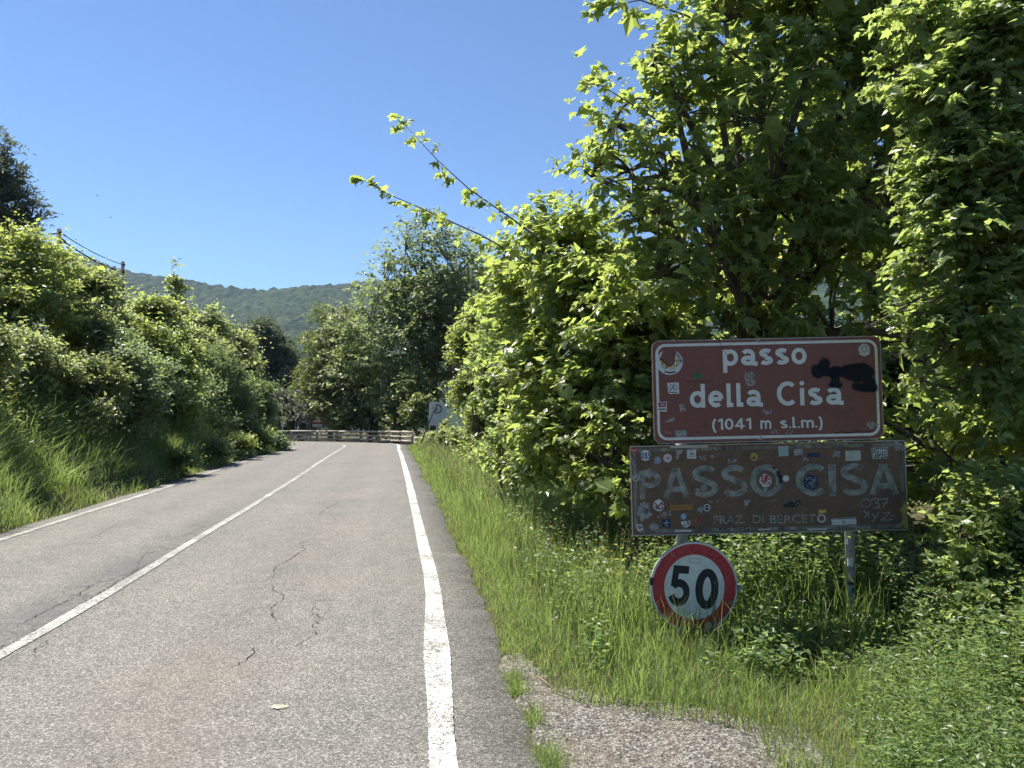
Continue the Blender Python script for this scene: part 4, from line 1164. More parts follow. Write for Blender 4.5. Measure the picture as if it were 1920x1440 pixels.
def paintmat(name, col, col2, sc=7, lo=.45, hi=.65, rough=.5, fine=40, streak=False):
    t = NT(name); c = t.coord()
    if streak:
        mp = t.n("ShaderNodeMapping"); t.l(c, mp.inputs["Vector"]); mp.inputs["Scale"].default_value = (1, 1, .35); c = mp.outputs[0]
    a = t.ramp(t.noise(c, sc, 5, .7), [(lo, g4(0)), (hi, g4(1))])
    col_ = t.mixc(a, col, col2)
    f = t.ramp(t.noise(c, fine, 3, .7), [(.3, g4(.86)), (.7, g4(1.05))])
    col_ = t.mixc(1.0, col_, f, 'MULTIPLY')
    return t.done(t.bsdf(col_, rough, .35).outputs[0])
M_BROWN = paintmat("brown_sign_sheeting", (.195, .066, .045, 1), (.160, .058, .041, 1), 3, .3, .7, .42)
M_OLDBR = paintmat("weathered_brown_sheeting", (.165, .095, .055, 1), (.10, .068, .045, 1), 6, .35, .7, .62, 30)
M_WHITE = paintmat("sign_white", (.66, .68, .62, 1), (.56, .58, .52, 1), 8, .35, .7, .45)
M_OLDWH = paintmat("weathered_white", (.30, .32, .27, 1), (.10, .095, .075, 1), 13, .38, .68, .6, 60)
M_OLDBD = paintmat("weathered_border", (.26, .27, .22, 1), (.075, .055, .042, 1), 9, .36, .62, .6, 50, True)
M_BRIGHT = plain("clean_strip", (.52, .54, .48, 1), .5)
M_PAPER = plain("sticker_paper", (.62, .63, .60, 1), .55, .3, 0, .25, 30)
M_GREYP = plain("torn_paper", (.36, .37, .34, 1), .8, .1, 0, .5, 50)
M_INK = plain("black_ink", (.022, .022, .026, 1), .5)
M_NAVY = plain("navy_ink", (.02, .035, .10, 1), .5)
M_BLUE = plain("blue_sticker", (.18, .36, .52, 1), .5)
M_YEL = plain("yellow_sticker", (.60, .46, .06, 1), .5)
M_YELOLD = plain("bare_yellow_sheet", (.36, .34, .08, 1), .6, .2, 0, .4, 20)
M_GREEN = plain("green_print", (.03, .22, .06, 1), .5)
M_REDST = plain("red_print", (.35, .035, .04, 1), .5)
M_PINK = plain("faded_pink_print", (.42, .28, .28, 1), .6)
M_ORANGE = plain("orange_border", (.50, .24, .04, 1), .5)
M_CHALK = plain("grey_marker", (.30, .36, .33, 1), .7)
t = NT("galvanised_steel"); c = t.coord()
a = t.noise(c, 30, 5, .7); col = t.mixc(a, (.30, .31, .31, 1), (.48, .49, .48, 1))
col = t.mixc(t.ramp(t.noise(c, 7, 4), [(.5, g4(0)), (.7, g4(.6))]), col, (.14, .10, .07, 1))
M_STEEL = t.done(t.bsdf(col, .55, .4, .35).outputs[0])
M_EDGE = plain("sheet_metal_edge", (.42, .43, .42, 1), .5, .4, .3)

SD = 5.30
ROLL = math.radians(1.3)
def sign_root(name, label, cpx, cpy, d, roll=ROLL, yaw=0.0):
    p = P(cpx, cpy, d)
    r = empty(name, p)
    r.rotation_euler = (0, -roll, yaw)
    return tag(r, label, "sign"), p
k = SD / F

# ---- newer sign: passo della Cisa
r1, _ = sign_root("place_name_sign", "newer brown sign with rounded white border reading passo della Cisa (1041 m s.l.m.)", 1438, 731, SD)
W1, H1 = 428 * k, 192 * k
slab(rrect(W1, H1, .05), .022).build("panel", M_BROWN, r1)
e = band(W1 + .004, H1 + .004, .052, 0, .004, -.0125).build("edge_trim", M_EDGE, r1)
band(W1, H1, .07, .022, .019, -.0125).build("border", M_WHITE, r1)
f1 = Face(r1, 1438, 731, SD, ROLL, .022)
for body, box, w_, gp_ in (("passo", (1355, 653.5, 1512, 697.5), .25, .17), ("della", (1292.5, 719, 1429, 764), .25, .19), ("Cisa", (1455.5, 714, 1580, 760.5), .245, .22),
                        ("(1041", (1334, 784, 1407, 811), .22, .17), ("m", (1424, 788, 1444.5, 804), .24, .1), ("s.l.m.)", (1461, 781, 1540.5, 808), .23, .14)):
    o = f1.word(body, box, M_WHITE, w_, gp_)
    o["label"] = "white lettering " + body.strip("()")
# round torn bicycle sticker
cx, cy = 1255, 679
pts = []
for a in np.linspace(math.radians(60), math.radians(60 - 300), 26): pts.append((cx + 25 * math.cos(a), cy - 24 * math.sin(a)))
pts += [(1236, 676), (1244, 681), (1250, 687), (1255, 689), (1261, 686), (1265, 679), (1266, 668)]
st = f1.poly(pts, M_PAPER, 1); st["label"] = "torn round white sticker with bicycle wheels"
f1.ring(1246, 685, 5.0, 6.2, M_INK, 2, parent=st); f1.ring(1267, 681, 4.8, 6.0, M_INK, 2, parent=st)
f1.stroke([(1237, 676), (1243, 683), (1249, 688), (1262, 691), (1268, 684), (1269, 670)], 2.6, M_YEL, 1.6, parent=st)
for q, (a0, ch) in enumerate(((52, "D"), (36, "W"), (20, "O"), (4, "P"))):
    a = math.radians(a0); x, y_ = cx + 20.3 * math.cos(a), cy - 19.5 * math.sin(a)
    f1.text(ch, (x - 3, y_ - 3, x + 3, y_ + 3), M_INK, .02, 2, st, rot=a - math.pi / 2, name="print")
f1.stroke([(1246, 697.5), (1256, 699), (1266, 697)], 2.4, M_INK, 2, parent=st)
f1.stroke([(1237, 671), (1243, 676)], 2.2, M_INK, 2, parent=st)
# square cyclist sticker
st = f1.poly([(1250.5, 718), (1272, 717), (1273, 738), (1255, 739), (1252, 736)], M_PAPER, 1); st["label"] = "small white square sticker with a cyclist drawing"
f1.ring(1261.5, 730, 8.2, 9.0, M_INK, 2, parent=st, a0=0, a1=math.pi, n=16)
f1.stroke([(1254, 734), (1258, 729), (1261, 727), (1264, 730), (1268, 731)], 1.3, M_INK, 2, parent=st); f1.disc(1262, 724.5, 1.6, M_INK, 2, "print", st, 10)
f1.stroke([(1255, 736), (1269, 735.5)], 1.6, M_INK, 2, parent=st)
# green triangle
st = f1.poly([(1307, 692), (1319, 710), (1296, 711)], M_OLDBR, 1); st["label"] = "dark triangular sticker with a green clover shape"
for dx, dy in ((-4, 0), (0, -3.2), (4, 0)): f1.disc(1307.5 + dx, 706 + dy, 3.6, M_GREEN, 2, "print", st, 10)
f1.text("Alta Parma Motor Team", (1284, 713, 1331, 716.5), M_INK, 0.0, 1, name="print")
# maroon-white shield sticker
st = f1.poly([(1232, 754), (1249.5, 753), (1249, 772), (1232, 771)], M_PAPER, 1); st["label"] = "small maroon and white shield sticker by the border"
f1.poly([(1233.5, 755), (1248, 754.5), (1247.5, 763), (1234, 763.5)], M_REDST, 2, "print", st); f1.stroke([(1238, 757), (1238, 761), (1241, 757), (1241, 761), (1244, 757), (1244, 761)], 1.1, M_PAPER, 3, parent=st)
f1.stroke([(1234, 767), (1247, 767.5)], 2, M_INK, 2, parent=st)
# round emblem
st = f1.disc(1620, 655.5, 10.8, M_PAPER, 1, n=26, rag=.03, seed=4); st["label"] = "small round grey emblem sticker in the upper corner"
f1.ring(1620, 655.5, 8.6, 9.4, M_INK, 2, parent=st, n=24); f1.ring(1620, 655, 3.5, 6.3, M_GREYP, 2, parent=st, n=16); f1.stroke([(1611, 663), (1620, 667), (1629, 662)], 3, M_PAPER, 2.5, parent=st)
# scraped paper and adhesive remnants
f1.flecks(1405.5, 711, 9, 12, 60, M_GREYP, 1, 1, 2.2); f1.flecks(1278, 765, 4.5, 6, 16, M_GREYP, 2, 1, 3.2); f1.flecks(1437, 772, 9, 5, 16, M_GREYP, 3, 1, 2)
f1.poly([(1245, 791), (1256, 786), (1263, 781), (1263.5, 788), (1258, 790), (1252, 791.5)], M_GREYP, 1, "paper_remnant")
f1.poly([(1264, 807), (1284, 806.5), (1287, 812), (1285, 819), (1276, 818.5), (1266, 819.5)], M_GREYP, 1, "paper_remnant")
f1.flecks(1252, 809, 9, 4, 9, M_PINK, 5, 1, 1.8); f1.flecks(1450, 809, 6, 4, 12, M_GREYP, 6, 1, 2); f1.flecks(1478, 811, 6, 4, 10, M_GREYP, 7, 1, 1.8)
f1.flecks(1634, 797, 11, 6, 42, M_GREYP, 8, 1, 2.0); f1.flecks(1319, 795, 5, 6, 9, M_OLDBD, 9, 1, 1.9); f1.flecks(1308, 776, 10, 5, 7, M_OLDBD, 10, 1, 1.2)
f1.flecks(1421, 640, 4, 3, 9, M_GREYP, 11, 2, 2.0); f1.flecks(1423, 821, 3, 3, 8, M_CHALK, 12, 2, 2.2); f1.flecks(1308, 847 - 35, 5, 4, 5, M_INK, 13, 1, 1.2)
f1.stroke([(1347, 637), (1350, 643), (1353, 650), (1360, 662), (1364, 667)], 1.1, M_INK, 2, "scratch")
f1.stroke([(1560, 779), (1578, 772), (1600, 765)], .7, M_INK, 1, "scratch"); f1.stroke([(1565, 784), (1585, 774), (1605, 768)], .6, M_INK, 1, "scratch")
f1.stroke([(1563, 812), (1575, 809), (1590, 811.5), (1605, 808), (1620, 810), (1636, 807)], 1.6, M_INK, 1, "scratch")
# black spray paint
t = NT("black_spray_paint")
al = t.attr("alpha"); b = t.bsdf((.008, .010, .016, 1), .6, .3); tr = t.n("ShaderNodeBsdfTransparent"); mx = t.n("ShaderNodeMixShader")
t.l(al, mx.inputs[0]); t.l(tr.outputs[0], mx.inputs[1]); t.l(b.outputs[0], mx.inputs[2]); M_SPRAY = t.done(mx.outputs[0])
SPRAY = [([(1546, 680), (1540, 695), (1530, 698)], 8.5), ([(1527, 690), (1534, 703)], 6), ([(1538, 692), (1550, 698), (1562, 700)], 6.5), ([(1562, 694), (1564, 706), (1566, 717)], 6.5), ([(1557, 722), (1574, 722)], 5),
         ([(1566, 694), (1580, 700), (1590, 696)], 7), ([(1583, 692), (1600, 690), (1618, 688), (1632, 697)], 6.5), ([(1592, 700), (1610, 698), (1630, 702)], 6), ([(1588, 704), (1602, 708), (1618, 708), (1634, 716)], 6.5), ([(1602, 724), (1618, 727), (1638, 728)], 6.5), ([(1625, 718), (1638, 724)], 5)]
vv = []; ff = []; aa = []
for q, (pp, r) in enumerate(SPRAY):
    pp = np.array(pp, float)
    dense = np.concatenate([a + (b_ - a) * np.linspace(0, 1, 5, endpoint=False)[:, None] for a, b_ in zip(pp[:-1], pp[1:])] + [pp[-1:]])
    for j, c0 in enumerate(dense):
        yy = f1.y(1.3 + .04 * q + .004 * j); o = len(vv)
        for rr_, av in ((0, .9), (.55 * r, .8), (1.45 * r, 0)):
            for m in range(16 if rr_ > 0 else 1):
                u_, w_ = f1.uv(c0[0] + rr_ * math.cos(m * math.pi / 8), c0[1] - rr_ * math.sin(m * math.pi / 8)); vv.append((u_, yy, w_)); aa.append(av)
        for m in range(16):
            n_ = (m + 1) % 16
            ff.append((o, o + 1 + m, o + 1 + n_)); ff.append((o + 1 + m, o + 17 + m, o + 17 + n_)); ff.append((o + 1 + m, o + 17 + n_, o + 1 + n_))
sp_o = link("graffiti", np_mesh("graffiti", np.array(vv), np.array(ff), {"alpha": np.array(aa)}), M_SPRAY, r1); sp_o["label"] = "black spray paint scrawl"

# ---- older sign: PASSO CISA
SD2 = 5.345
k2 = SD2 / F
r2, _ = sign_root("place_name_sign", "old weathered brown sign reading PASSO CISA, covered in stickers, below the newer sign", 1440.5, 914.5, SD2, math.radians(1.25))
W2, H2 = 513 * k2, 166 * k2
slab(rrect(W2, H2, .006, 2), .024).build("panel", M_OLDBR, r2)
band(W2 + .003, H2 + .003, .007, 0, .006, -.0135).build("edge_trim", M_EDGE, r2)
band(W2, H2, .06, .016, .024, -.0135).build("border", M_OLDBD, r2)
f2 = Face(r2, 1440.5, 914.5, SD2, math.radians(1.25), .024)
for body, box, mat, bold in (("P", (1199, 878, 1239, 935), M_OLDWH, .030), ("A", (1243, 876.5, 1292, 934), M_OLDWH, .030), ("S", (1298, 872.5, 1346, 932.5), M_OLDWH, .030), ("S", (1352, 871.5, 1401, 931), M_OLDWH, .030), ("O", (1406, 870.5, 1465, 931), M_OLDWH, .030),
                             ("C", (1491, 869.5, 1546, 930), M_OLDWH, .030), ("I", (1552, 871, 1566, 930), M_OLDWH, .02), ("S", (1574, 868.5, 1625, 929), M_OLDWH, .030), ("A", (1628, 869, 1682, 928), M_OLDWH, .030),
                             ("FRAZ.", (1337, 965.5, 1396, 981), M_OLDWH, .012), ("DI", (1410, 964.5, 1430, 980), M_OLDWH, .012), ("BERCET", (1442, 964, 1527, 980), M_OLDWH, .012), ("O", (1530, 963, 1546, 979), M_BRIGHT, .02)):
    (f2.word(body, box, mat, .25) if len(body) == 1 and bold == .030 or body == "I" else f2.text(body, box, mat, bold, 1))["label"] = "faded grey letter " + body if len(body) == 1 else "faded grey lettering " + body
# bright strips left on the border
f2.poly([(1257, 837), (1327, 835.5), (1328, 839), (1257, 840.5)], M_BRIGHT, 2, "border_strip"); f2.poly([(1264, 992), (1296, 991.5), (1296, 996), (1264, 996.5)], M_BRIGHT, 2, "border_strip")
f2.poly([(1511, 990), (1548, 989), (1548, 992), (1511, 993)], M_BRIGHT, 2, "border_strip"); f2.poly([(1600, 991), (1638, 990), (1638, 992.5), (1600, 993.5)], M_YELOLD, 2, "border_strip"); f2.poly([(1419, 990.5), (1443, 989.5), (1441, 992.5), (1422, 993)], M_BRIGHT, 2, "border_strip")
# bare yellow corner
f2.poly([(1697, 935), (1698.5, 990), (1690, 986), (1689, 979), (1692, 972), (1688, 962), (1683, 954), (1688, 951), (1692, 943)], M_YELOLD, 2.2, "peeled_corner")
# stickers
def sl(o, l): o["label"] = l; return o
s_ = sl(f2.disc(1210.5, 854, 10.3, M_PAPER, 2), "round white sticker reading 035"); f2.text("035", (1200.5, 848.5, 1221, 860), M_NAVY, .02, 3, s_, name="print")
s_ = sl(f2.poly([(1182, 840), (1195, 839), (1196, 852), (1183, 853)], M_REDST, 2), "small red corner sticker"); f2.stroke([(1184, 843), (1190, 847), (1186, 849), (1194, 843)], 1.6, M_PAPER, 3, parent=s_)
s_ = sl(f2.disc(1233, 863.5, 7, M_GREYP, 2, rag=.12, seed=1), "frayed grey round sticker"); f2.ring(1233, 863.5, 2.5, 4, M_BLUE, 3, parent=s_, n=12)
s_ = sl(f2.disc(1252, 859, 8.2, M_PAPER, 2), "pale pinkish round sticker"); f2.ring(1252, 859, 6.2, 7, M_PINK, 3, parent=s_); f2.disc(1252, 859, 3.4, M_PINK, 3, "print", s_, 9, .15, 3)
sl(f2.poly([(1268, 844.5), (1280, 844), (1279, 850), (1274, 852), (1272, 860), (1268, 861)], M_GREYP, 2), "torn grey scrap of a sticker")
s_ = sl(f2.poly([(1288, 844), (1305, 843.5), (1305, 860), (1288.5, 860)], M_PAPER, 2), "white square sticker with a grey mountain"); f2.poly([(1291, 853), (1297, 846), (1303, 853)], M_CHALK, 3, "print", s_); f2.stroke([(1291, 856), (1302, 855.5)], 1.4, M_GREYP, 3, parent=s_)
f2.flecks(1315, 860, 9, 5, 22, M_GREYP, 21, 2, 1.7); f2.flecks(1334, 856, 4, 2, 5, M_GREYP, 22, 2, 2); f2.flecks(1374, 865, 9, 3.5, 22, M_GREYP, 23, 2, 1.6)
s_ = sl(f2.disc(1413, 857, 7.2, M_YELOLD, 2, ry=7.6), "dull yellow round sticker"); f2.disc(1413, 858.5, 2.4, M_INK, 3, "print", s_, 8)
sl(f2.poly([(1458, 837), (1477, 836), (1478, 855), (1459.5, 856)], plain("pale_blue_paper", (.33, .42, .42, 1), .6), 2), "blank pale blue square sticker")
s_ = sl(f2.poly([(1488.5, 843), (1503, 842), (1503, 853), (1489, 854)], M_PAPER, 2), "small white sticker with two black words")
f2.text("TOUR", (1490, 843.5, 1502, 848), M_INK, .03, 3, s_, name="print"); f2.text("PONE", (1490, 848.8, 1502, 853), M_INK, .03, 3, s_, name="print")
sl(f2.poly([(1512, 850), (1536, 849), (1536, 857), (1513, 858)], M_NAVY, 2), "dark blue rectangular sticker"); f2.flecks(1510, 861, 6, 4, 9, M_GREYP, 24, 2, 2.2)
sl(f2.flecks(1567, 850, 6, 6, 30, M_GREYP, 25, 2, 2.2, "sticker"), "worn grey sticker"); f2.flecks(1567, 850, 5, 4, 6, M_BLUE, 26, 3, 1.2, "print")
sl(f2.poly([(1583.5, 845.5), (1612, 844.5), (1613, 860), (1610, 863.5), (1583.5, 864.5)], plain("blank_card", (.45, .47, .41, 1), .6), 2), "blank pale rectangular sticker")
s_ = sl(f2.poly([(1632, 840), (1663, 839), (1663.5, 859), (1634, 860.5)], M_PAPER, 2), "black and white sticker reading CHEMIE LEIPZIG")
f2.poly([(1633, 841), (1662.5, 840), (1662.8, 848.6), (1633.5, 849.6)], M_INK, 3, "print", s_)
f2.text("CHEMIE", (1634, 841.5, 1662, 848.3), M_PAPER, .035, 4, s_, name="print"); f2.text("LEIPZIG", (1634.5, 850.6, 1663, 859), M_INK, .035, 3, s_, name="print")
s_ = sl(f2.disc(1192.5, 895, 7.3, M_PAPER, 2), "round white sticker with dark G and F"); f2.text("GF", (1188, 890.5, 1198, 899.5), M_INK, .02, 3, s_, name="print"); f2.ring(1192.5, 895, 5.9, 6.5, M_INK, 3, parent=s_)
s_ = sl(f2.disc(1434, 901, 11.3, M_PAPER, 2, ry=12.5), "round red and white sticker inside the letter O"); f2.flecks(1434, 899, 8, 9, 40, M_REDST, 27, 3, 2.2, "print"); f2.poly([(1430, 915), (1438, 915), (1434, 923)], M_CHALK, 2, "print", s_)
for q, (x0, y0, x1, y1, r) in enumerate(((1457, 884, 1462, 905, 6), (1447, 876, 1452, 879, 3), (1462, 905, 1468, 893, 4))): f2.stroke([(x0, y0), ((x0 + x1) / 2 + 2, (y0 + y1) / 2), (x1, y1)], r, M_INK, 2 + .1 * q, "paint_blot")
sl(f2.disc(1472, 897, 6, M_PAPER, 2.5, rag=.05, seed=5), "small crumpled white round sticker")
s_ = sl(f2.disc(1519, 904, 14, M_NAVY, 2, rag=.07, seed=6), "dark bluish round sticker inside the letter C"); f2.flecks(1519, 903, 10, 10, 34, M_GREYP, 28, 3, 1.6, "print")
s_ = sl(f2.disc(1319, 914, 5.8, M_GREYP, 2), "small grey round sticker on the first S"); f2.ring(1319, 914, 2, 3, M_INK, 3, parent=s_, n=12); f2.flecks(1307, 918, 5, 2, 5, M_PAPER, 29, 2, 2)
sl(f2.disc(1208, 959, 14, M_GREYP, 2, rag=.16, seed=8, ry=16), "large torn grey paper sticker in the lower corner"); f2.disc(1210, 957, 6, M_OLDBD, 3, "print", None, 12, .1, 3)
s_ = sl(f2.disc(1235, 947, 10.5, M_PAPER, 2, rag=.05, seed=9), "round white and maroon club sticker"); f2.stroke([(1228, 943), (1234, 950), (1231, 953), (1241, 941), (1243, 946)], 2.6, M_REDST, 3, parent=s_); f2.stroke([(1227, 949), (1235, 954), (1243, 951)], 2, M_NAVY, 3.2, parent=s_)
s_ = sl(f2.poly([(1256.5, 946.5), (1297.5, 945.5), (1298, 954.5), (1257, 956)], M_ORANGE, 2), "narrow orange framed sticker with lettering"); f2.poly([(1258, 948), (1296, 947), (1296.4, 953), (1258.4, 954.4)], M_OLDBR, 3, "print", s_); f2.text("LOCATIME", (1260, 948.6, 1295, 953), M_ORANGE, .03, 4, s_, name="print")
s_ = sl(f2.disc(1324.5, 951, 6.4, M_PAPER, 2, ry=7), "round white ring sticker with black centre"); f2.disc(1324.5, 951, 4.5, M_INK, 3, "print", s_, 18, ry=5); f2.stroke([(1321, 951), (1328, 950.5)], 1.3, M_PAPER, 4, parent=s_)
sl(f2.poly([(1308, 953), (1313, 949), (1317, 954), (1315, 962), (1311, 958), (1306, 957)], plain("teal_scrap", (.24, .33, .33, 1), .6), 2), "torn teal scrap of a sticker")
f2.flecks(1245, 963, 13, 6, 22, M_GREYP, 31, 2, 1.7); f2.flecks(1248, 966, 11, 5, 10, M_PINK, 32, 2.4, 1.6)
s_ = sl(f2.poly([(1241, 973), (1256.5, 972.5), (1257, 987.5), (1241.5, 988)], M_NAVY, 2), "dark navy square sticker with a pale star"); f2.stroke([(1244, 980), (1254, 978.5)], 2, M_CHALK, 3, parent=s_); f2.stroke([(1249, 975), (1249, 983)], 2, M_CHALK, 3.1, parent=s_); f2.stroke([(1246, 985), (1253, 984.8)], 1, M_GREYP, 3, parent=s_)
s_ = sl(f2.disc(1281, 967.5, 5.8, M_BLUE, 2), "small light blue round sticker"); f2.ring(1281, 967.5, 2, 3, M_PAPER, 3, parent=s_, n=12)
sl(f2.flecks(1285, 981, 8, 5.5, 30, M_PAPER, 33, 2, 2.4, "sticker"), "ragged bright white sticker"); sl(f2.flecks(1306, 976, 6, 8, 30, M_REDST, 34, 2, 1.7, "sticker"), "ragged red and orange sticker"); f2.flecks(1306, 976, 5, 6, 10, M_ORANGE, 35, 2.5, 1.2, "print")
s_ = sl(f2.poly([(1192, 984), (1203, 981), (1206.5, 991.5), (1196.5, 994.5)], M_PAPER, 2), "tilted white square sticker with dark print"); f2.poly([(1195, 985.5), (1202, 983.5), (1204, 989), (1197, 991)], M_INK, 3, "print", s_); f2.stroke([(1196, 990), (1203, 984.5)], 1, M_PAPER, 4, parent=s_)
sl(f2.disc(1226, 986.5, 9, M_GREYP, 2, rag=.1, seed=12, ry=6), "faded grey oval sticker remnant")
sl(f2.poly([(1394, 937), (1406.5, 936.5), (1402, 943), (1400, 948), (1394.5, 948)], M_GREYP, 2), "pale corner scrap below the letter O")
f2.flecks(1332, 939, 5, 2, 7, M_GREYP, 36, 2, 1.8); f2.flecks(1350, 939, 9, 1.3, 9, M_OLDBD, 37, 2, 1.6); f2.flecks(1449, 938, 6, 2, 9, M_GREYP, 38, 2, 1.2); f2.flecks(1492, 943, 6, 5, 10, M_GREYP, 39, 3, 1.3)
f2.poly([(1466, 946), (1484, 938), (1498, 937), (1501, 945), (1490, 950), (1470, 951)], M_INK, 2, "paint_blot")
s_ = sl(f2.poly([(1532, 958), (1534, 954), (1539, 956), (1543, 954), (1548, 959), (1540, 961), (1533, 962.5)], M_YEL, 2.5), "small yellow torn sticker above the O")
s_ = sl(f2.poly([(1556, 971), (1602, 969), (1603, 983.5), (1556.5, 985.5)], M_PAPER, 2), "wide white sticker with dark bars and a crest"); f2.stroke([(1557, 972.3), (1602, 970.5)], 1.4, M_INK, 3, parent=s_); f2.stroke([(1557, 984), (1602, 982.2)], 1.4, M_INK, 3, parent=s_); f2.poly([(1576, 975), (1582, 974.7), (1582, 979), (1579, 981.3), (1576, 979.3)], M_GREYP, 3, "print", s_); f2.stroke([(1560, 978.5), (1572, 978)], .9, M_CHALK, 3, parent=s_); f2.stroke([(1586, 977.5), (1598, 977)], .9, M_CHALK, 3, parent=s_)
# marker pen 037 XYZ
A8 = np.linspace(0, 2 * math.pi, 22)
f2.stroke([(1620.5 + 9 * math.cos(a), 943 - 7.5 * math.sin(a)) for a in A8], 1.9, M_CHALK, 2, "graffiti")["label"] = "grey marker pen 0"
f2.stroke([(1631, 937), (1637, 933.5), (1644, 935), (1644, 939), (1638, 942), (1645, 944), (1646, 949), (1640, 952), (1634, 951)], 1.9, M_CHALK, 2, "graffiti")["label"] = "grey marker pen 3"
f2.stroke([(1647, 936), (1662, 934), (1657, 944), (1652, 952)], 1.9, M_CHALK, 2, "graffiti")["label"] = "grey marker pen 7"; f2.stroke([(1650, 944), (1661, 942)], 1.6, M_CHALK, 2.2, "graffiti")
f2.stroke([(1617, 957), (1628, 969)], 1.9, M_CHALK, 2, "graffiti"); f2.stroke([(1628, 958), (1618, 969)], 1.9, M_CHALK, 2.2, "graffiti")
f2.stroke([(1632, 962), (1638, 969)], 1.9, M_CHALK, 2, "graffiti"); f2.stroke([(1645, 960), (1639, 969), (1633, 978)], 1.9, M_CHALK, 2.2, "graffiti")
f2.stroke([(1652, 961), (1666, 959.5), (1658, 967), (1649, 974), (1660, 974), (1670, 973)], 1.9, M_CHALK, 2, "graffiti"); f2.stroke([(1668, 965), (1673, 967)], 1.6, M_CHALK, 2, "graffiti")
# old peeling along the upper border and corner
f2.flecks(1540, 832, 50, 3, 40, M_OLDWH, 41, 2.4, 3.2); f2.flecks(1684, 836, 7, 8, 34, M_GREYP, 42, 2.4, 2.4); f2.flecks(1188, 870, 3, 20, 22, M_OLDWH, 43, 2.4, 2.4); f2.flecks(1620, 988, 30, 3, 26, M_OLDWH, 44, 2.4, 2.2); f2.flecks(1350, 990, 60, 3, 40, M_INK, 45, 2.6, 1.6)
f2.flecks(1440, 910, 240, 70, 150, M_INK, 46, 1.9, 1.3, "scuff")["kind"] = "stuff"; f2.flecks(1440, 910, 240, 72, 110, M_OLDWH, 47, 1.8, .9, "scuff")["kind"] = "stuff"

# ---- speed limit disc
r3, _ = sign_root("speed_limit_sign", "round red and white 50 speed limit sign half sunk in grass", 1301, 1100, 5.2, math.radians(-4))
k3 = 5.2 / F
slab([(81.5 * k3 * math.cos(a), 84 * k3 * math.sin(a)) for a in np.linspace(0, 2 * math.pi, 48, endpoint=False)], .02).build("plate", M_EDGE, r3)
M_REDSIGN = paintmat("red_sign_sheeting", (.44, .032, .038, 1), (.38, .052, .056, 1), 8, .35, .7, .45)
M_FADERED = plain("faded_red_pen", (.22, .012, .02, 1), .5)
f3 = Face(r3, 1301, 1100, 5.2, 0.0, .02)
def ell(rx, rz, n=48): return [(rx * k3 * math.cos(a), rz * k3 * math.sin(a)) for a in np.linspace(0, 2 * math.pi, n, endpoint=False)]
f3.poly(ell(80, 82.5), M_WHITE, 1, "rim", px=False); f3.poly(ell(77.5, 80), M_REDSIGN, 2, "red_ring", px=False); f3.poly(ell(56, 60), M_WHITE, 3, "white_field", px=False)
f3.word("5", (1254, 1062, 1293, 1137), M_INK, .27, .1, 4, "numeral"); f3.word("0", (1303, 1064, 1346, 1139), M_INK, .28, .1, 4, "numeral")
f3.stroke([(1289, 1047), (1307.5, 1047), (1307.5, 1055), (1289, 1055), (1289, 1047)], .9, M_GREYP, 4, "stamp")
# red pen scribbles on the ring
for q, (px_, py_, r_) in enumerate(((1242, 1056, 6), (1238, 1070, 5), (1270, 1036, 8), (1298, 1030, 7), (1328, 1037, 7), (1345, 1048, 7), (1357, 1068, 6))):
    f3.ring(px_, py_, r_ - 1.3, r_, M_FADERED, 2.6, "graffiti", n=14, a0=.3 * q, a1=.3 * q + 5)
f3.stroke([(1255, 1037), (1254, 1043), (1262, 1046)], 1.2, M_PINK, 2.8, "graffiti"); f3.stroke([(1283, 1030), (1279, 1040), (1290, 1039)], 1.2, M_FADERED, 2.8, "graffiti"); f3.stroke([(1305, 1030), (1309, 1038)], 1.4, M_FADERED, 2.8, "graffiti")
mb = MB(); mb.box((-.293, -.012, .02), (.022, .03, .05)); mb.build("edge_clip", M_INK, r3)

# ---- posts
def post(label, px, d, top, w, lean=0.0):
    p = P(px, 1100, d); z0 = float(HT(p.x, d)) - .1
    r = tag(empty("sign_post", (p.x, d, z0)), label, "post")
    mb = MB(); h = top - z0
    mb.tube([(0, 0, 0), (lean * .5, 0, h * .5), (lean, 0, h)], w, 16); mb.build("pole", M_STEEL, r, True)
    mb = MB(); mb.tube([(lean, 0, h + .001), (lean, 0, h + .02)], w * 1.08, 16); mb.build("cap", M_INK, r, True)
    for z in (1.02, 1.27, 1.52, 1.90):
        if z < top - .05:
            mb = MB(); mb.tube([(lean * z / h, 0, z - z0 - .02), (lean * z / h, 0, z - z0 + .02)], w * 1.14, 14); mb.box((lean * z / h, -w * 1.1, z - z0), (.03, .02, .04)); mb.build("clamp", M_EDGE, r)
    return r
pa = post("galvanised steel post behind the speed limit sign, mostly hidden", 1279, 5.43, 2.03, .040)
pb = post("sticker covered galvanised steel post under the CISA end of the old sign", 1596, 5.43, 2.03, .033, -.02)
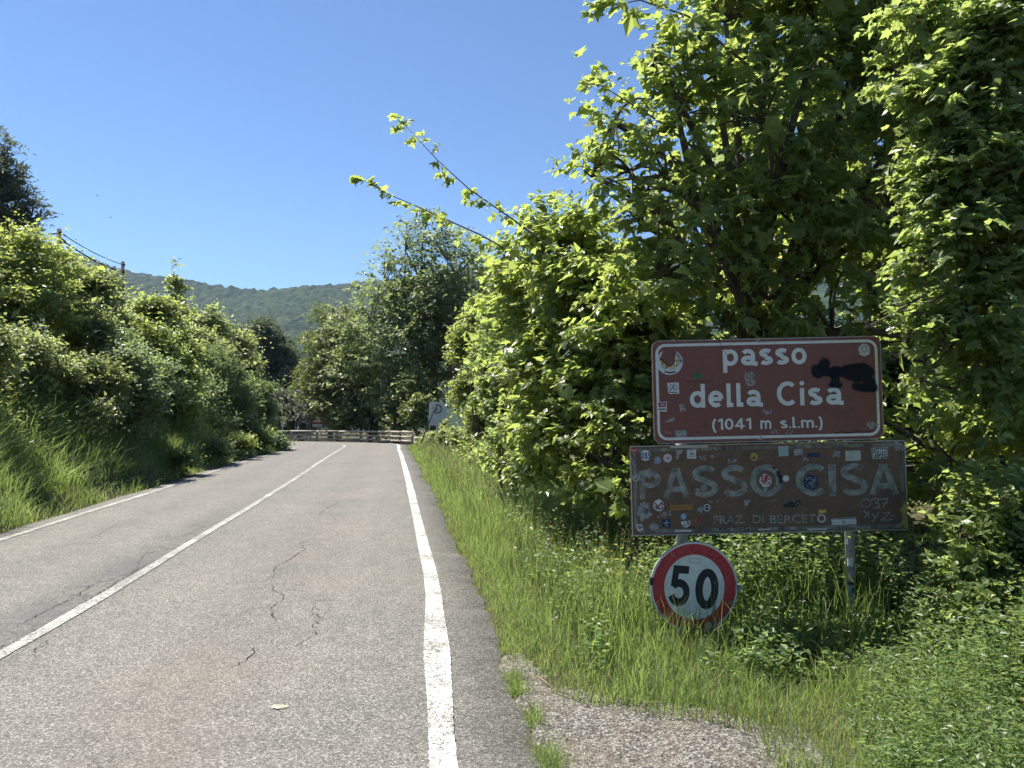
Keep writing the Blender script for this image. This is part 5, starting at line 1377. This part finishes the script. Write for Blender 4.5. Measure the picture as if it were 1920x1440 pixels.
# stickers wrapped on the visible post
def wrap(px_, py_, w_, h_, mat, label, seed):
    p = P(px_, py_, 5.43 - .034); b0 = pb.location
    rr = np.random.default_rng(seed); mb = MB(); n = 5; R_ = .0342
    a0 = max(-1.15, min(1.15, (px_ - 1596) / 9.0))
    hw = w_ / 2 / 9.0
    A = np.linspace(a0 - hw, a0 + hw, n + 1)
    zc = p.z - b0.z; hh = h_ * 5.4 / F / 2
    xo = -.02 * zc / (2.03 - b0.z)
    for q in range(n):
        t0 = zc + hh * (1 + .15 * rr.normal()); b1 = zc - hh * (1 + .15 * rr.normal())
        mb.poly([(xo + R_ * math.sin(A[q]), -R_ * math.cos(A[q]), b1), (xo + R_ * math.sin(A[q + 1]), -R_ * math.cos(A[q + 1]), b1), (xo + R_ * math.sin(A[q + 1]), -R_ * math.cos(A[q + 1]), t0), (xo + R_ * math.sin(A[q]), -R_ * math.cos(A[q]), t0)])
    mb.build("sticker", mat, pb)["label"] = label
for q, (a, b_, w_, h_, m_, l_) in enumerate(((1592, 1016, 12, 12, M_GREYP, "faded grey round sticker"), (1595, 1032, 12, 14, M_GREYP, "torn grey sticker"), (1592, 1054, 11, 16, M_PAPER, "pale torn sticker"), (1597, 1076, 10, 12, M_CHALK, "greenish grey sticker"),
        (1594, 1094, 14, 6, M_INK, "black band sticker"), (1593, 1108, 14, 16, plain("teal_wrap", (.16, .30, .30, 1), .6), "faded teal sticker"), (1598, 1107, 6, 8, M_INK, "small black sticker"), (1595, 1136, 12, 26, plain("aqua_wrap", (.25, .36, .36, 1), .6), "pale aqua sticker"))):
    wrap(a, b_, w_, h_, m_, l_, 70 + q)
# ------------------------------------------------------------------ log barrier at the bend
t = NT("weathered_log"); c = t.coord()
mp = t.n("ShaderNodeMapping"); t.l(c, mp.inputs["Vector"]); mp.inputs["Scale"].default_value = (6, 6, 6)
nz = t.noise(mp.outputs[0], 3.0, 5, .7); col = t.mixc(nz, (.20, .175, .135, 1), (.48, .43, .35, 1))
M_LOG = t.done(t.bsdf(col, .85, .15).outputs[0])
def log_barrier(label, path, heights, r, post_every=1):
    path = np.array(path, float)
    seg = np.linalg.norm(np.diff(path, axis=0), axis=1); cum = np.concatenate([[0], np.cumsum(seg)])
    s = np.linspace(0, cum[-1], max(2, int(round(cum[-1] / 2.0)) + 1))
    pts = np.column_stack([np.interp(s, cum, path[:, 0]), np.interp(s, cum, path[:, 1])])
    z = HT(pts[:, 0], pts[:, 1])
    root = tag(empty("log_guardrail", (pts[0, 0], pts[0, 1], float(z[0]))), label, "guardrail")
    o = Vector(root.location); rr = np.random.default_rng(int(abs(path[0, 0]) * 7))
    for k in range(len(pts)):
        mb = MB(); p = Vector((pts[k, 0] + .0, pts[k, 1] + .14, z[k])) - o
        mb.tube([p + Vector((0, 0, -.2)), p + Vector((0, 0, max(heights) + .06))], .085, 8); mb.build("post", M_LOG, root, True)
    for k in range(len(pts) - 1):
        for h in heights:
            a = Vector((*pts[k], z[k] + h + rr.normal(0, .01))) - o; b_ = Vector((*pts[k + 1], z[k + 1] + h + rr.normal(0, .01))) - o
            e = (b_ - a).normalized() * .02
            m = a.lerp(b_, .5) + Vector((0, 0, rr.normal(0, .008)))
            MB().tube([a + e, m, b_ - e], [r, r * 1.05, r], 8).build("rail", M_LOG, root, True)
    return root
log_barrier("weathered three-rail log barrier curving round the outside of the bend", [(-18.5, 51.5), (-16, 50.9), (-13, 49.9), (-10, 48.2), (-7.9, 46.0), (-6.5, 43.6), (-5.4, 41.0)], (.21, .46, .71), .062)
log_barrier("single-rail log barrier behind the left end of the main barrier", [(-20.5, 57), (-15.8, 56.2)], (.62, .95), .07)
log_barrier("low log rail running from the barrier towards the leaning white board", [(-5.1, 40.0), (-4.1, 36.6), (-3.6, 34.6)], (.20, .42), .075)

# ------------------------------------------------------------------ leaning white board
p = P(820, 775, 27.0); zb = float(HT(p.x, 27))
r = tag(empty("road_board", (p.x, 27.0, zb)), "white board with a black ring and the figure 4, half hidden in leaves at the bend", "sign")
hz = p.z - zb
ca, sa = math.cos(.06), math.sin(.06)
M_BOARD = plain("board_white", (.56, .60, .57, 1), .5, .3, 0, .2, 4); M_DARK = plain("dark_metal", (.03, .032, .035, 1), .6)
mb = MB(); kk = 27 / F
out = [(-15 * kk, 22 * kk), (18 * kk, 19 * kk), (17 * kk, -23 * kk), (-17 * kk, -23 * kk)]
bm = slab(list(reversed(out)), .03)
for v in bm.v: v += Vector((0, 0, hz))
bm.build("board", M_BOARD, r)
fb = Face(r, 820, 775, 27.0, 0.0, .03)
def lift(o):
    for v in o.data.vertices: v.co.z += hz
lift(fb.ring(820, 767, 6.5, 8.6, M_DARK, 2, "ring")); lift(fb.word("4", (815.2, 763, 820.2, 771.5), M_DARK, .26, .1, 2, "numeral"))
mb = MB(); mb.tube([(0, .05, -.1), (0, .05, hz + .25)], .03, 8); mb.build("post", M_STEEL, r, True)
a = P(818, 756, 26.6); b_ = P(789, 824, 26.6)
r = tag(empty("leaning_pole", (b_.x, b_.y, b_.z)), "thin dark pole leaning across the white board at the bend", "pole")
mb = MB(); mb.tube([(0, 0, -.15), a - b_], .022, 8); mb.build("pole", M_DARK, r, True)
mb = MB(); mb.tube([(a - b_), (a - b_) * 1.015], .03, 8); mb.build("cap", M_STEEL, r, True)

# ------------------------------------------------------------------ warning triangle, small sign and mast beyond the barrier
p = P(595, 787, 52.5); zb = float(HT(p.x, 52.5)); hz = p.z - zb
r = tag(empty("warning_sign", (p.x, 52.5, zb)), "red bordered warning triangle with white plate, in shade behind the log barrier", "sign")
s_ = .42
tri = lambda k_: [(-s_ * k_, -s_ * .55 * k_ + hz), (s_ * k_, -s_ * .55 * k_ + hz), (0, s_ * 1.15 * k_ + hz)]
MB_ = slab(tri(1), .02); MB_.build("plate", M_REDSIGN, r)
mb = MB(); mb.poly([(x, -.0125, z) for x, z in tri(.68)]); mb.build("white_field", M_WHITE, r)
mb = MB(); mb.box((0, -.016, hz - .02), (.05, .004, .2)); mb.build("symbol", M_INK, r)
mb = MB(); mb.box((0, 0, hz - .40), (.66, .02, .17)); mb.build("supplementary_plate", M_PAPER, r)
mb = MB(); mb.tube([(0, .04, -.1), (0, .04, hz + .4)], .03, 8); mb.build("post", M_STEEL, r, True)
p = P(511, 797, 50.0); zb = float(HT(p.x, 52.0)); hz = p.z - zb
r = tag(empty("marker_sign", (p.x, 52.2, zb)), "tiny white marker plate above the left end of the log barrier", "sign")
mb = MB(); mb.box((0, 0, hz), (.22, .02, .30)); mb.build("plate", M_PAPER, r)
mb = MB(); mb.poly([(-.05, -.012, hz - .06), (.05, -.012, hz - .06), (.0, -.012, hz + .08)]); mb.build("symbol", M_INK, r)
mb = MB(); mb.tube([(0, .03, -.1), (0, .03, hz + .1)], .025, 6); mb.build("post", M_STEEL, r, True)
M_RUST = plain('dull_mast_steel', (.26, .26, .255, 1), .7, .2, 0, .5, 6)
x0, d0 = P(568, 800, 52.6).x, 52.6
zb = float(HT(x0, d0))
r = tag(empty("lattice_mast", (x0, d0, zb)), "grey steel lattice mast standing behind the log barrier", "mast")
Ht = 3.5; legs = [(-1, -1), (1, -1), (1, 1), (-1, 1)]
at = lambda l, z: Vector((l[0] * (.44 - .05 * z), l[1] * (.44 - .05 * z), z))
for l in legs:
    MB().tube([at(l, -.1), at(l, Ht)], .035, 6).build("leg", M_RUST, r)
for q in range(4):
    zz = np.linspace(.1, Ht - .1, 8)
    for j in range(7):
        a_, b2 = (legs[q], legs[(q + 1) % 4]) if j % 2 == 0 else (legs[(q + 1) % 4], legs[q])
        MB().tube([at(a_, zz[j]), at(b2, zz[j + 1])], .02, 4).build("brace", M_RUST, r)
MB().tube([(-.55, 0, Ht), (.35, 0, Ht + .04)], .04, 6).build("crossarm", M_RUST, r)

# ------------------------------------------------------------------ utility poles and wires
M_POLE = bark_mat("pole_wood", (.045, .036, .028, 1), (.12, .10, .08, 1))
def upole(label, px, top_py, d, arm):
    p = P(px, top_py, d); zb = float(HT(p.x, d)) - .2
    r = tag(empty("utility_pole", (p.x, d, zb)), label, "pole"); h = p.z - zb
    MB().tube([(0, 0, 0), (-.02, 0, h)], [.12, .075], 10).build("pole", M_POLE, r, True)
    MB().tube([(-.02, 0, h), (-.02, 0, h + .06)], [.085, .03], 8).build("cap", M_DARK, r)
    if arm: MB().tube([(-.02, 0, h - .12), (-.45, 0, h - .16)], .03, 6).build("crossarm", M_DARK, r); MB().tube([(-.02, 0, h - .5), (-.40, 0, h - .17)], .015, 5).build("brace", M_DARK, r)
    for z in (.16, .5, .8):
        mb = MB(); mb.tube([(.06, -.06, h - z), (.06, -.06, h - z + .05), (.06, -.06, h - z + .12)], [.05, .06, .03], 8); mb.build("insulator", M_DARK, r, True)
    return Vector((p.x, d, p.z))
t1 = upole("wooden utility pole standing free of the shrubs, nearer the hill", 231, 492, 33, False)
t2 = upole("wooden utility pole top with an arm beside the dark conifer", 112, 431, 27, True)
def wire(label, a, b_, sag, rad):
    n = 14; mid = a.lerp(b_, .5)
    pts = [a.lerp(b_, u) - Vector((0, 0, sag * 4 * u * (1 - u))) for u in np.linspace(0, 1, n)]
    o = tag(empty("overhead_wire", mid), label, "wire")
    MB().tube([q - mid for q in pts], rad, 5).build("cable", M_DARK, o)
    MB().tube([pts[0] - mid, pts[1] - mid], rad * 1.8, 5).build("clamp", M_DARK, o)
off = Vector((-2.2, -6, 1.4))
wire("upper thin wire strung between the two utility poles", t2 + Vector((0, 0, -.08)), t1 + Vector((0, 0, -.10)), .12, .016)
wire("lower thicker cable strung between the two utility poles", t2 + Vector((0, 0, -.30)), t1 + Vector((0, 0, -.42)), .15, .030)
# two far birds
for px, py, lab in ((183, 367, "upper of two tiny birds in the clear sky"), (208, 408, "lower of two tiny birds in the clear sky")):
    p = P(px, py, 70); r = tag(empty("bird", p), lab, "bird")
    MB().tube([(-.10, 0, 0), (-.03, 0, .012), (.06, 0, .012), (.12, 0, 0)], [.008, .03, .028, .004], 6).build("body", M_DARK, r)
    for sgn in (-1, 1): MB().poly([(-.03, .02 * sgn, .01), (.05, .02 * sgn, .01), (.0, .16 * sgn, .06), (-.05, .2 * sgn, .03)]).build("wing", M_DARK, r)

# ------------------------------------------------------------------ flowers and small plants
rg = np.random.default_rng(61)
def flowers(name, label, x, y, h, size, petals, mat_pet):
    z = HT(x, y); v, f, nv, tips = blades(rg, x, y, h, np.full(len(x), .0016) * np.clip(y / 7, 1, 2.5), .15)
    o = tag(link(name, np_mesh(name, v, f, {"tint": np.full(len(v), .4)}), M_GRASS), label, "flowers", kind="stuff")
    n = len(x); m = petals
    pos = (tips[:, None] + rg.normal(0, 1, (n, m, 3)) * size * np.array([.9, .9, .15])[None, None]).reshape(-1, 3)
    v, f, tt_ = leaf_arrays(RHOMB, pos, rg.normal(0, 1, (n * m, 3)) * np.array([1, 1, .3]), np.array([0, 0, 1.]) + rg.normal(0, .4, (n * m, 3)), np.repeat(size, m * n) if np.isscalar(size) else size, rg.random(n * m))
    q = link("petals", np_mesh("petals", v, f, {"tint": tt_}), mat_pet, o); q["kind"] = "stuff"
M_PETW = leaf_mat("white_petal", (.55, .56, .48, 1), (.75, .75, .68, 1), (.6, .6, .5, 1), .3, .7, .1)
M_PETY = leaf_mat("yellow_petal", (.55, .38, .02, 1), (.75, .55, .04, 1), (.7, .5, .03, 1), .3, .6, .1)
M_PETO = leaf_mat("orange_petal", (.55, .22, .02, 1), (.70, .36, .05, 1), (.6, .3, .03, 1), .3, .6, .1)
n = 110; y = np.exp(rg.uniform(math.log(8), math.log(24), n)); x = XR(y) + rg.uniform(.7, 2.3, n)
flowers("wildflowers", "white umbel flowers dotted through the verge grass before the hedge", x, y, rg.uniform(.5, .75, n), .018, 9, M_PETW)
n = 130; y = rg.uniform(6.0, 8.2, n); x = y * (np.interp(y, [6, 8.2], [.13, .05]) + rg.normal(0, .035, n))
flowers("wildflowers", "small yellow flowers in the grass left of the old sign", x, y, rg.uniform(.25, .45, n), .012, 5, M_PETY)
n = 60; y = rg.uniform(23.5, 31, n); x = XL(y) - rg.uniform(.2, 1.1, n)
flowers("wildflowers", "orange and yellow flowers at the far end of the left bank", x, y, rg.uniform(.45, .9, n), .05, 4, M_PETO)
n = 36; y = rg.uniform(4.2, 5.2, n); x = rg.uniform(1.6, 3.0, n)
flowers("wildflowers", "scattered tiny white flowers among the weeds below the signs", x, y, rg.uniform(.2, .5, n), .009, 7, M_PETW)
M_STEM = plain("plant_stem", (.10, .15, .05, 1), .6)
for px, py, d, lab in ((1385, 1102, 5.12, "white dandelion clock at the rim of the speed limit sign"), (1328, 1173, 5.08, "white dandelion clock below the numeral on the speed limit sign")):
    p = P(px, py, d); zb = float(HT(p.x, d)); h = p.z - zb
    r = tag(empty("dandelion", (p.x, d, zb)), lab, "flower")
    MB().tube([(0.02, 0, 0), (.01, 0, h * .6), (0, 0, h)], [.003, .0025, .002], 6).build("stem", M_STEM, r)
    dd = nrm(rg.normal(0, 1, (420, 3)))
    v, f, tt_ = leaf_arrays(T_rhomb(.14), np.array([0, 0, h]) + dd * .004, dd, rg.normal(0, 1, (420, 3)), np.full(420, .021), rg.random(420))
    link("seed_head", np_mesh("seed_head", v, f, {"tint": tt_}), M_PETW, r)["kind"] = "stuff"
p = P(1322, 1231, 4.75); zb = float(HT(p.x, 4.75))
r = tag(empty("butterbur", (p.x, 4.75, zb)), "single broad bright leaf in the dark grass under the speed limit sign", "plant")
MB().tube([(0, .03, 0), (0, .01, .10), (0, 0, p.z - zb)], [.004, .0035, .003], 6).build("stem", M_STEM, r)
nv_ = 16; pts = [(0, 0, 0)] + [(.055 * math.cos(a) * (1 + .1 * math.sin(5 * a)), .035 * math.sin(a), .05 * math.sin(a) + .012 * math.cos(3 * a)) for a in np.linspace(0, 2 * math.pi, nv_, endpoint=False)]
v = np.array(pts) + np.array([0, 0, p.z - zb]); f = np.array([(0, 1 + k_, 1 + (k_ + 1) % nv_) for k_ in range(nv_)])
link("leaf", np_mesh("leaf", v, f, {"tint": np.full(len(v), .9)}), M_HERB, r)
# dry stalk on the gravel
a = G(978, 1257); b_ = G(1012, 1262); c_ = G(1032, 1276)
r = tag(empty("dry_twig", (a[0], a[1], float(HT(*a)) + .02)), "dry reddish stalk lying where the grass meets the gravel", "twig")
o = Vector(r.location)
MB().tube([Vector((q[0], q[1], float(HT(*q)) + .025)) - o for q in (a, b_, c_)], [.004, .0035, .002], 6).build("stalk", plain("dry_stalk", (.38, .26, .17, 1), .7), r)
MB().tube([Vector((b_[0], b_[1], float(HT(*b_)) + .025)) - o, Vector((b_[0] + .05, b_[1] - .02, float(HT(*b_)) + .03)) - o], [.002, .001], 5).build("side_shoot", M_TWIG, r)

# ------------------------------------------------------------------ the air between here and the hill
hzb = MB(); hzb.box((0, 975, 145), (4800, 2150, 580))
t = NT("thin_haze"); pv = t.n("ShaderNodeVolumePrincipled")
pv.inputs["Color"].default_value = (.48, .68, 1.0, 1); pv.inputs["Density"].default_value = .00009; pv.inputs["Anisotropy"].default_value = .25
t.l(pv.outputs[0], t.out.inputs["Volume"])
HAZE = True
if HAZE: tag(hzb.build("haze", t.m), kind="stuff")
